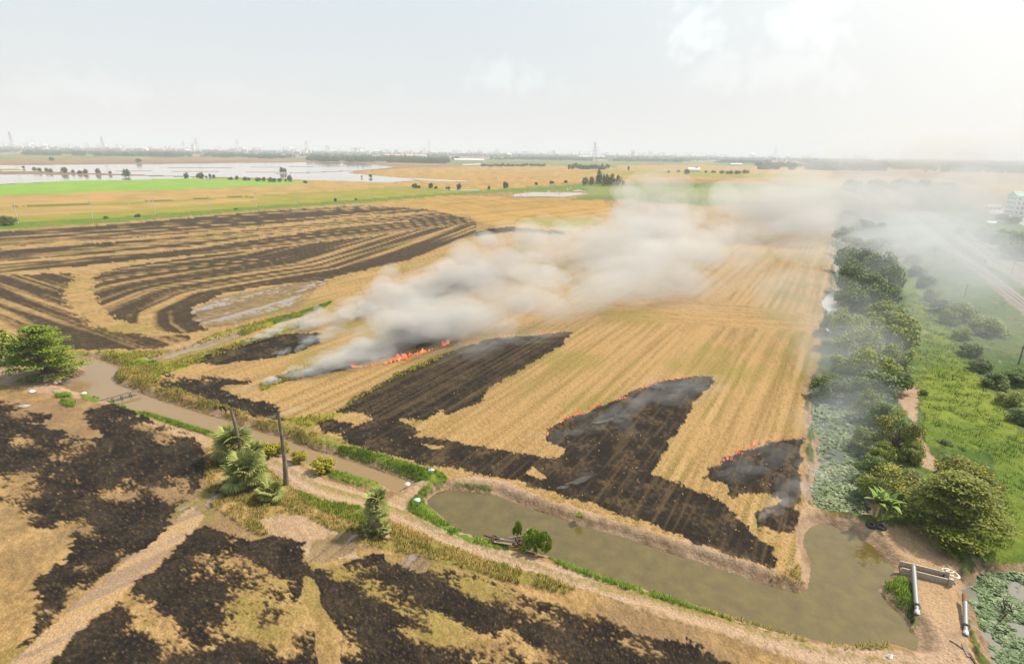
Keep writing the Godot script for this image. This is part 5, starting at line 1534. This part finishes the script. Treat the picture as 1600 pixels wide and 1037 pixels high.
func build_houses() -> void:
	var white := grained(mat(Color(0.80, 0.79, 0.75), 0.9, 0.3), noise_texture(0.02, 17, [Color(0.82, 0.82, 0.82), Color(1, 1, 1)], 256), 6.0)
	var pane := mat(Color(0.05, 0.06, 0.07), 0.15, 0.5)
	var green_roof := mat(Color(0.30, 0.42, 0.38), 0.7)
	# the white house at the right edge
	var at := gp(1588, 336)
	var o := thing("white_building", at + Vector3(7.0, 0, -5.0), "tall white building with small windows behind the concrete yard", "building", "", -0.25)
	part("wall", boxes([[Vector3(-7, -0.5, -6), Vector3(7, 12.5, 6)]]), white, o)
	part("roof", gable(14, 12, 12.45, 15.5), green_roof, o)
	for st in 4:
		for k in 5:
			for face in 2:
				var w := part("window", boxes([[Vector3(-0.75, 0, 0), Vector3(0.75, 1.5, 0.08)]]), white, o)
				var y := 1.0 + st * 3.0
				if face == 0: w.position = Vector3(-5.4 + k * 2.7, y, 6.0)
				else:
					w.position = Vector3(-7.0, y, -4.6 + k * 2.3)
					w.rotation.y = -PI / 2
				part("pane", boxes([[Vector3(-0.6, 0.14, 0.085), Vector3(0.6, 1.36, 0.1)]]), pane, w)
	at = gp(1553, 327)
	o = thing("low_white_building", at, "low white outbuilding at the end of the concrete yard", "building", "", -0.3)
	part("wall", boxes([[Vector3(-4.2, -0.3, -2.5), Vector3(4.2, 2.6, 2.5)]]), white, o)
	part("roof", boxes([[Vector3(-4.5, 2.6, -2.8), Vector3(4.5, 2.8, 2.8)]]), white, o)
	for k in 3: part("door", boxes([[Vector3(-3.2 + k * 2.6, 0.0, 2.5), Vector3(-2.2 + k * 2.6, 2.0, 2.56)]]), pane, o)
	at = gp(1548, 353)
	o = thing("tin_roof_shed", at, "small open shed with a pale tin roof by the railway trees", "shed", "", -0.4)
	part("roof", gable(3.6, 3.0, 2.0, 2.8, 0.3), mat(Color(0.62, 0.64, 0.64), 0.5), o)
	for s in [[-1.7, -1.4], [1.7, -1.4], [-1.7, 1.4], [1.7, 1.4]]:
		part("post", boxes([[Vector3(s[0] - 0.07, -0.2, s[1] - 0.07), Vector3(s[0] + 0.07, 2.05, s[1] + 0.07)]]), mat(Color(0.2, 0.16, 0.12)), o)
	part("counter", boxes([[Vector3(-1.6, 0, -1.3), Vector3(1.6, 1.0, -1.0)]]), white, o)
	# parked car in the yard
	at = gp(1598, 341)
	o = thing("parked_car", at, "white car parked in the concrete yard", "car", "", -0.9)
	part("body", boxes([[Vector3(-2.1, 0.35, -0.85), Vector3(2.1, 0.95, 0.85)]]), white, o)
	part("cabin", boxes([[Vector3(-1.2, 0.95, -0.75), Vector3(1.1, 1.5, 0.75)]]), pane, o)
	part("roof", boxes([[Vector3(-1.05, 1.5, -0.7), Vector3(0.95, 1.56, 0.7)]]), white, o)
	for s in [[-1.3, -0.8], [1.3, -0.8], [-1.3, 0.8], [1.3, 0.8]]:
		var wl := Leaves.new()
		wl.tube(Vector3(s[0], 0.32, s[1] - 0.1), Vector3(s[0], 0.32, s[1] + 0.1), 0.33, 0.33, Color.WHITE, 12)
		part("wheel", wl.mesh(), pane, o)
	# the temple
	at = gp(1086, 268.5)
	o = thing("white_temple", at, "white temple hall with a slender spire among the distant fields", "temple", "", 0.1)
	part("hall", boxes([[Vector3(-16, -1, -6), Vector3(9, 5, 6)]]), white, o)
	part("roof", gable(25, 12, 5.0, 9.0), white, o).position.x = -3.5
	var sp := Leaves.new()
	var prof := [[0, 4.2], [3, 4.0], [4, 3.0], [9, 2.6], [12, 1.6], [15, 1.0], [22, 0.45], [30, 0.08]]
	for k in prof.size() - 1: sp.tube(Vector3(4, prof[k][0], 0), Vector3(4, prof[k + 1][0], 0), prof[k][1], prof[k + 1][1], Color.WHITE, 12)
	part("spire", sp.mesh(), white, o)
	# long roofs before the town
	for a in [[634, 246, 64, 5, Color(0.55, 0.36, 0.29), "long pink roofed works before the town"], [733, 252, 46, 4, Color(0.70, 0.70, 0.68), "long white shed before the green field"], [925, 247, 40, 4, Color(0.45, 0.55, 0.60), "pale blue shed beside the nearest pylon"], [1150, 258, 18, 3, Color(0.7, 0.69, 0.66), "low white shed beyond the temple"], [1359, 248, 12, 5, Color(0.75, 0.73, 0.68), "pale block standing above the smoky horizon"]]:
		at = gp(a[0], a[1])
		var m := metres_per_px(at)
		o = thing("long_shed", at, a[5], "shed")
		var w: float = a[2] * m
		part("wall", boxes([[Vector3(-w / 2, -1, -9), Vector3(w / 2, a[3] * m * 0.6, 9)]]), white, o)
		part("roof", gable(w, 18, a[3] * m * 0.6, a[3] * m, 0.5), mat(a[4], 0.7), o)
	# the town
	var walls := [white, mat(Color(0.66, 0.62, 0.56), 0.9), mat(Color(0.74, 0.74, 0.74), 0.9), mat(Color(0.50, 0.42, 0.38), 0.9)]
	var roofs := [mat(Color(0.42, 0.22, 0.16), 0.8), mat(Color(0.60, 0.60, 0.60), 0.6), mat(Color(0.34, 0.30, 0.28), 0.8), mat(Color(0.32, 0.42, 0.50), 0.7)]
	for k in 280:
		var x := rng.randf_range(-10, 1130) if k < 245 else rng.randf_range(1130, 1600)
		var yh := 237.0 + (x - 800.0) * 0.015
		at = gp(x, yh + rng.randf_range(3.2, 9.5) * (1.0 if x < 500 else 0.8))
		var m := metres_per_px(at)
		var tall := rng.randf_range(2.6, 6.5) * m
		if rng.randf() < 0.12: tall *= 1.7
		var w := rng.randf_range(2.0, 8.0) * m
		var flat := rng.randf() < 0.55
		var wi := rng.randi() % 4
		var ri := rng.randi() % 4
		var wall_word: String = ["white", "cream", "pale grey", "brown"][wi]
		var roof_word: String = ["brick red", "light grey", "dark brown", "slate blue"][ri]
		o = thing("town_building", at, "%s flat roofed block in the distant town" % wall_word if flat else "%s house with a %s pitched roof in the distant town" % [wall_word, roof_word], "building", "flat roofed blocks of the distant town" if flat else "pitched roof houses of the distant town", rng.randf_range(-0.4, 0.4))
		part("wall", boxes([[Vector3(-w / 2, -1, -w * 0.3), Vector3(w / 2, tall, w * 0.3)]]), walls[wi], o)
		if flat: part("roof", boxes([[Vector3(-w / 2 - 0.3, tall, -w * 0.3 - 0.3), Vector3(w / 2 + 0.3, tall + 0.5, w * 0.3 + 0.3)]]), roofs[1], o)
		else: part("roof", gable(w, w * 0.6, tall, tall * 1.35, 0.5), roofs[ri], o)


func torus(r: float, tube_r: float) -> TorusMesh:
	var t := TorusMesh.new()
	t.inner_radius = r - tube_r
	t.outer_radius = r + tube_r
	t.rings = 24
	t.ring_segments = 10
	return t


func build_yard() -> void:
	var concrete := grained(mat(Color(0.50, 0.45, 0.37), 0.9, 0.3), noise_texture(0.03, 22, [Color(0.72, 0.7, 0.66), Color(1, 1, 1)], 256), 1.5)
	var rusty := grained(mat(Color(0.30, 0.16, 0.085), 0.9, 0.3), noise_texture(0.03, 23, [Color(0.6, 0.6, 0.6), Color(1, 1, 1)], 256), 1.2)
	var steel := grained(mat(Color(0.27, 0.285, 0.29), 0.55, 0.5), noise_texture(0.04, 24, [Color(0.65, 0.65, 0.66), Color(1, 1, 1)], 256), 0.8)
	steel.metallic = 0.3
	var timber := grained(mat(Color(0.30, 0.24, 0.17), 0.95, 0.2), noise_texture(0.04, 25, [Color(0.6, 0.6, 0.6), Color(1, 1, 1)], 256), 0.7)
	var dark_timber := grained(mat(Color(0.11, 0.085, 0.065), 0.95, 0.2), noise_texture(0.04, 25, [Color(0.6, 0.6, 0.6), Color(1, 1, 1)], 256), 0.7)
	var black := mat(Color(0.035, 0.033, 0.032), 0.8, 0.3)
	# the concrete trough
	var a := gp(1406, 890)
	var b := gp(1478, 908)
	var d := b - a
	var long := d.length()
	var o := thing("concrete_trough", (a + b) / 2.0, "rusty floored concrete water trough lying across the bare earth", "trough", "", atan2(d.x, d.z))
	for s in [-0.55, 0.45]:
		part("side_wall", boxes([[Vector3(s, -0.1, -long / 2), Vector3(s + 0.1, 0.62, long / 2)]]), concrete, o)
	part("floor", boxes([[Vector3(-0.45, -0.1, -long / 2), Vector3(0.45, 0.16, long / 2)]]), rusty, o)
	part("end_wall", boxes([[Vector3(-0.44, 0.16, long / 2 - 0.14), Vector3(0.44, 0.4, long / 2 - 0.02)]]), black, o)
	part("end_post", boxes([[Vector3(-0.75, -0.1, long / 2), Vector3(-0.45, 0.8, long / 2 + 0.3)]]), concrete, o)
	part("end_post", boxes([[Vector3(0.45, -0.1, long / 2), Vector3(0.8, 0.7, long / 2 + 0.3)]]), concrete, o)
	# pipes
	for p in [[1425, 896, 1433, 962, 0.2, "grey steel pump pipe propped on the concrete trough", false], [1506, 938, 1509, 994, 0.19, "grey steel pump pipe with a rusty end beside the lotus pool", true]]:
		a = gp(p[0], p[1])
		b = gp(p[2], p[3])
		o = thing("pump_pipe", b, p[5], "pipe")
		var u := a - b + Vector3(0, 0.55 if not p[6] else 0.35, 0)
		var dir := u.normalized()
		var l := Leaves.new()
		var r: float = p[4]
		var y := Vector3(0, r, 0)
		l.tube(y + dir * 0.9, y + dir * u.length() * (0.82 if p[6] else 1.0), r, r, Color.WHITE, 16)
		part("barrel", l.mesh(), steel, o)
		if p[6]:
			l = Leaves.new()
			l.tube(y + dir * u.length() * 0.82, y + dir * u.length(), r * 1.12, r * 1.2, Color.WHITE, 16)
			part("rusty_end", l.mesh(), rusty, o)
		l = Leaves.new()
		l.tube(y + dir * 0.84, y + dir * 0.98, r * 1.35, r * 1.35, Color.WHITE, 16)
		part("flange", l.mesh(), black, o)
		l = Leaves.new()
		l.tube(y + dir * 0.3, y + dir * 0.84, r * 0.75, r * 0.95, Color.WHITE, 14)
		part("impeller_housing", l.mesh(), steel, o)
		l = Leaves.new()
		l.tube(y, y + dir * 0.3, r * 1.05, r * 1.05, Color.WHITE, 14)
		l.tube(y - dir * 0.02, y, 0.01, r * 1.05, Color.WHITE, 14)
		part("pulley", l.mesh(), mat(Color(0.36, 0.37, 0.38), 0.5, 0.5), o)
	# timbers on the ground
	for p in [[1506, 1008, 1514, 1028, 0.16, "pale sawn plank lying on the bare earth near the pool", timber], [1484, 1002, 1506, 1016, 0.05, "thin dark stick lying on the bare earth", dark_timber], [1514, 1022, 1526, 1040, 0.09, "dark pole lying at the edge of the lotus pool", dark_timber]]:
		a = gp(p[0], p[1])
		b = gp(p[2], p[3])
		d = b - a
		o = thing("fallen_timber", (a + b) / 2.0, p[5], "timber", "", atan2(d.x, d.z))
		var hl := d.length() / 2.0
		part("plank", boxes([[Vector3(-p[4], 0.02, -hl), Vector3(p[4], 0.14, hl * 0.2)], [Vector3(-p[4] * 0.8, 0.03, hl * 0.2), Vector3(p[4] * 0.85, 0.13, hl)]]), p[6], o)
	# cut white cable heap at the trough's end
	o = thing("rope_coil", gp(1482, 897), "tangle of pale rope behind the end of the trough", "rope")
	for k in 5:
		var t := part("loop", torus(rng.randf_range(0.28, 0.5), 0.045), mat(Color(0.62, 0.55, 0.45), 0.9), o, Vector3(rng.randf_range(-0.3, 0.3), 0.1 + 0.06 * k, rng.randf_range(-0.35, 0.35)))
		t.rotation = Vector3(rng.randf_range(-0.4, 0.4), 0, rng.randf_range(-0.4, 0.4))
	# tyres
	var i := 0
	for p in [[1376, 825, 0.42, 0.10, "worn truck tyre lying at the pond edge below the bananas"], [1361, 823, 0.36, 0.12, "half buried black tyre beside the larger tyre"]]:
		o = thing("old_tyre", gp(p[0], p[1]), p[4], "tyre", "", 0.4 * i)
		var t := part("tread", torus(p[2], 0.16), black, o, Vector3(0, p[3] + 0.08, 0), Vector3(0.18, 0, 0.1))
		t.scale.y = 1.15
		part("side_wall", torus(p[2] * 0.82, 0.07), mat(Color(0.10, 0.09, 0.08), 0.9), o, Vector3(0, p[3] + 0.19, 0), Vector3(0.18, 0, 0.1))
		i += 1
	# sticks standing in the lotus pool
	for p in [[1575, 958, 1566, 935], [1582, 950, 1560, 968], [1575, 965, 1562, 945], [1590, 962, 1570, 938], [1573, 945, 1574, 926]]:
		a = gp(p[0], p[1], WATER_LEVEL)
		b = gp(p[2], p[3], 0.2)
		o = thing("dead_branch", a, "dead grey branch sticking out of the lotus pool" if p[3] != 926 else "pale peeled stake standing in the lotus pool", "branch", "dead branches in the lotus pool" if p[3] != 926 else "")
		var l := Leaves.new()
		l.tube(Vector3(0, -0.3, 0), (b - a) * 0.6, 0.07, 0.05, Color.WHITE, 7)
		l.tube((b - a) * 0.6, b - a + Vector3(0.05, 0.1, 0.05), 0.05, 0.02, Color.WHITE, 7)
		part("limb", l.mesh(), dark_timber if p[3] != 926 else mat(Color(0.5, 0.38, 0.28)), o)
		l = Leaves.new()
		l.tube((b - a) * 0.5, (b - a) * 0.75 + Vector3(0.25, 0.3, 0.1), 0.035, 0.012, Color.WHITE, 6)
		part("twig", l.mesh(), dark_timber, o)
	# the old cart at the pond
	o = thing("broken_cart", gp(796, 846), "broken wooden farm cart with two spoked wheels rotting at the pond edge", "cart", "", 1.0)
	for s in [[Vector3(-0.9, 0.3, -1.1), 1], [Vector3(0.3, 0.28, 0.9), 0]]:
		var w := part("wheel", torus(0.42, 0.07), black, o, s[0], Vector3(PI / 2 - 0.75, 0.35, 0.15 * s[1]))
		var hub := Leaves.new()
		hub.tube(Vector3(0, -0.12, 0), Vector3(0, 0.12, 0), 0.14, 0.14, Color.WHITE, 10)
		part("hub", hub.mesh(), mat(Color(0.32, 0.10, 0.06), 0.8), w)
		for k in 8:
			var sp := Leaves.new()
			sp.tube(Vector3.ZERO, Vector3(cos(TAU * k / 8.0), 0, sin(TAU * k / 8.0)) * 0.4, 0.03, 0.03, Color.WHITE, 5)
			part("spoke", sp.mesh(), mat(Color(0.20, 0.09, 0.06), 0.8), w)
	part("shaft", boxes([[Vector3(-0.1, 0.2, -2.4), Vector3(0.02, 0.32, 1.2)]]), dark_timber, o, Vector3(-0.5, 0, 0), Vector3(0.06, 0.2, 0))
	part("shaft", boxes([[Vector3(-0.06, 0.2, -1.0), Vector3(0.06, 0.32, 1.7)]]), timber, o, Vector3(0.5, 0, 0.2), Vector3(-0.05, 0.75, 0))
	part("axle", boxes([[Vector3(-0.08, 0.38, -1.2), Vector3(0.08, 0.54, 1.1)]]), dark_timber, o, Vector3(-0.3, 0, 0), Vector3(0, 0.5, 0))
	for k in 4:
		part("floor_board", boxes([[Vector3(-0.12, 0.5, -1.0), Vector3(0.12, 0.55, 0.8)]]), [timber, dark_timber][k % 2], o, Vector3(-0.9 + k * 0.32, -0.1 + 0.03 * (k % 3), 0.1 * k), Vector3(0.05 * (k - 1), 0.3 + 0.12 * k, 0.04))
	# plank bridge over the canal
	a = gp(163, 624)
	b = gp(213, 610)
	d = b - a
	o = thing("plank_bridge", (a + b) / 2.0, "narrow plank footbridge crossing the brown canal", "bridge", "", atan2(d.x, d.z))
	for k in 3:
		part("plank", boxes([[Vector3(-0.36 + k * 0.25, -0.02 - 0.02 * (k % 2), -d.length() / 2 - 0.4), Vector3(-0.14 + k * 0.25, 0.06 - 0.02 * (k % 2), d.length() / 2 + 0.4)]]), dark_timber if k % 2 else timber, o)
	for z in [-0.28, 0.0, 0.28]:
		for s in [-0.34, 0.34]:
			var l := Leaves.new()
			l.tube(Vector3(s, -1.6, z * d.length()), Vector3(s, -0.04, z * d.length()), 0.06, 0.05, Color.WHITE, 6)
			part("leg", l.mesh(), dark_timber, o)
	# things in the farmyard
	var cream := mat(Color(0.62, 0.52, 0.40), 0.9)
	for p in [[71, 596, 1.1, "tall cream sack standing under the tiered tree", cream], [67, 588, 0.7, "white sack under the boughs of the tiered tree", mat(Color(0.7, 0.7, 0.68), 0.9)], [75, 587, 0.8, "brown pink sack behind the tall cream sack", mat(Color(0.45, 0.27, 0.20), 0.9)], [86, 599, 0.5, "small pale sack near the canal spit", cream], [91, 597, 0.55, "small pale stake by the canal spit", cream]]:
		o = thing("feed_sack", gp(p[0], p[1]), p[3], "sack", "", rng.randf() * TAU)
		var l := Leaves.new()
		var h: float = p[2]
		var prof := [[0.0, 0.30], [0.25, 0.36], [0.6, 0.31], [0.82, 0.2], [0.88, 0.11], [1.0, 0.17]]
		for k in prof.size() - 1: l.tube(Vector3(0.05 * k, prof[k][0] * h, 0), Vector3(0.05 * (k + 1), prof[k + 1][0] * h, 0), prof[k][1] * 0.9, prof[k + 1][1] * 0.9, Color.WHITE, 10)
		part("bag", l.mesh(), p[4], o)
		part("tie", torus(0.13, 0.025), dark_timber, o, Vector3(0.2, 0.87 * h, 0))
	for p in [[49, 612, 0.6, Color(0.52, 0.60, 0.62), "pale blue crumpled tarp on the bare yard"], [131, 615, 0.5, Color(0.52, 0.53, 0.54), "white plastic sheet at the canal's near edge"], [674, 736, 0.5, Color(0.45, 0.60, 0.80), "blue plastic bag in the grass at the canal end"], [651, 782, 0.5, Color(0.40, 0.62, 0.75), "blue plastic bag in the grass beside the pond"], [637, 757, 0.35, Color(0.72, 0.62, 0.55), "pale plastic scrap floating at the canal end"], [1391, 1027, 0.3, Color(0.5, 0.5, 0.5), "white plastic litter on the road bank"], [38, 635, 0.9, Color(0.25, 0.23, 0.21), "grey tarp spread at the edge of the burnt ground"]]:
		var l := Leaves.new()
		var s: float = p[2]
		var pts := []
		for k in 9:
			var q := TAU * k / 9.0
			pts.append(Vector3(cos(q) * s * rng.randf_range(0.6, 1.1), rng.randf_range(0.06, 0.16), sin(q) * s * 0.6 * rng.randf_range(0.7, 1.1)))
		var top := Vector3(0, 0.3, 0)
		for k in 9:
			var n: Vector3 = (pts[k] - top).cross(pts[(k + 1) % 9] - top).normalized()
			l.tri(top, pts[k], pts[(k + 1) % 9], n if n.y > 0 else -n, Color.WHITE)
			var down: Vector3 = Vector3(pts[k].x, 0, pts[k].z) * 1.04
			var down2: Vector3 = Vector3(pts[(k + 1) % 9].x, 0, pts[(k + 1) % 9].z) * 1.04
			var side: Vector3 = Vector3(pts[k].x, 0.2, pts[k].z).normalized()
			l.tri(pts[k], down, down2, side, Color.WHITE)
			l.tri(pts[k], down2, pts[(k + 1) % 9], side, Color.WHITE)
		o = part(numbered("plastic_sheet"), l.mesh(), mat(p[3], 0.5, 0.4), self, gp(p[0], p[1]) + Vector3(0, 0.04, 0))
		tag(o, p[4], "plastic sheet")
	# the pale shed wall seen between the yard trees
	o = thing("yard_shelter", gp(2, 569), "low shelter with a pale sheet roof behind the bare yard", "shelter")
	part("roof", boxes([[Vector3(-5.0, 1.5, -1.2), Vector3(1.9, 1.6, 1.0)]]), mat(Color(0.60, 0.62, 0.64), 0.6), o, Vector3.ZERO, Vector3(0.35, 0, 0))
	for s in [-4.6, -1.5, 1.6]:
		part("post", boxes([[Vector3(s, -0.2, -0.9), Vector3(s + 0.12, 1.6, -0.78)]]), timber, o)
		part("post", boxes([[Vector3(s, -0.2, 0.7), Vector3(s + 0.12, 1.2, 0.82)]]), timber, o)
	# stones and clods on road and banks
	var places: Array[Transform3D] = []
	var tints := []
	var wet := []
	for w in water_sheets: wet.append(Geometry2D.offset_polygon(poly(w[2], WATER_LEVEL), 1.6, Geometry2D.JOIN_ROUND)[0])
	for k in 1500:
		var x := rng.randf_range(620, 1500)
		var q := gp(x, 790 + (x - 620) * 0.28 + rng.randfn() * 30.0)
		if inside_any(Vector2(q.x, q.z), wet): continue
		var s := rng.randf_range(0.03, 0.1)
		places.append(Transform3D(Basis(ball(), rng.randf() * TAU).scaled(Vector3(s, s * 0.7, s)), q + Vector3(0, 0.08, 0)))
		tints.append(Color(0.24, 0.165, 0.10).lerp(Color(0.42, 0.31, 0.21), rng.randf()))
	var stone := SphereMesh.new()
	stone.radial_segments = 7
	stone.rings = 4
	scatter("road_stones", stone, mat(Color(1, 1, 1), 0.95, 0.2, true), places, tints, "clods and pebbles scattered on the earth road", "stones")


func build_rest() -> void:
	build_fire()
	build_trees()
	build_palms()
	build_lotus()
	var t := Time.get_ticks_msec()
	build_grass()
	print("grass ", Time.get_ticks_msec() - t)
	build_poles()
	build_railway()
	build_houses()
	build_yard()
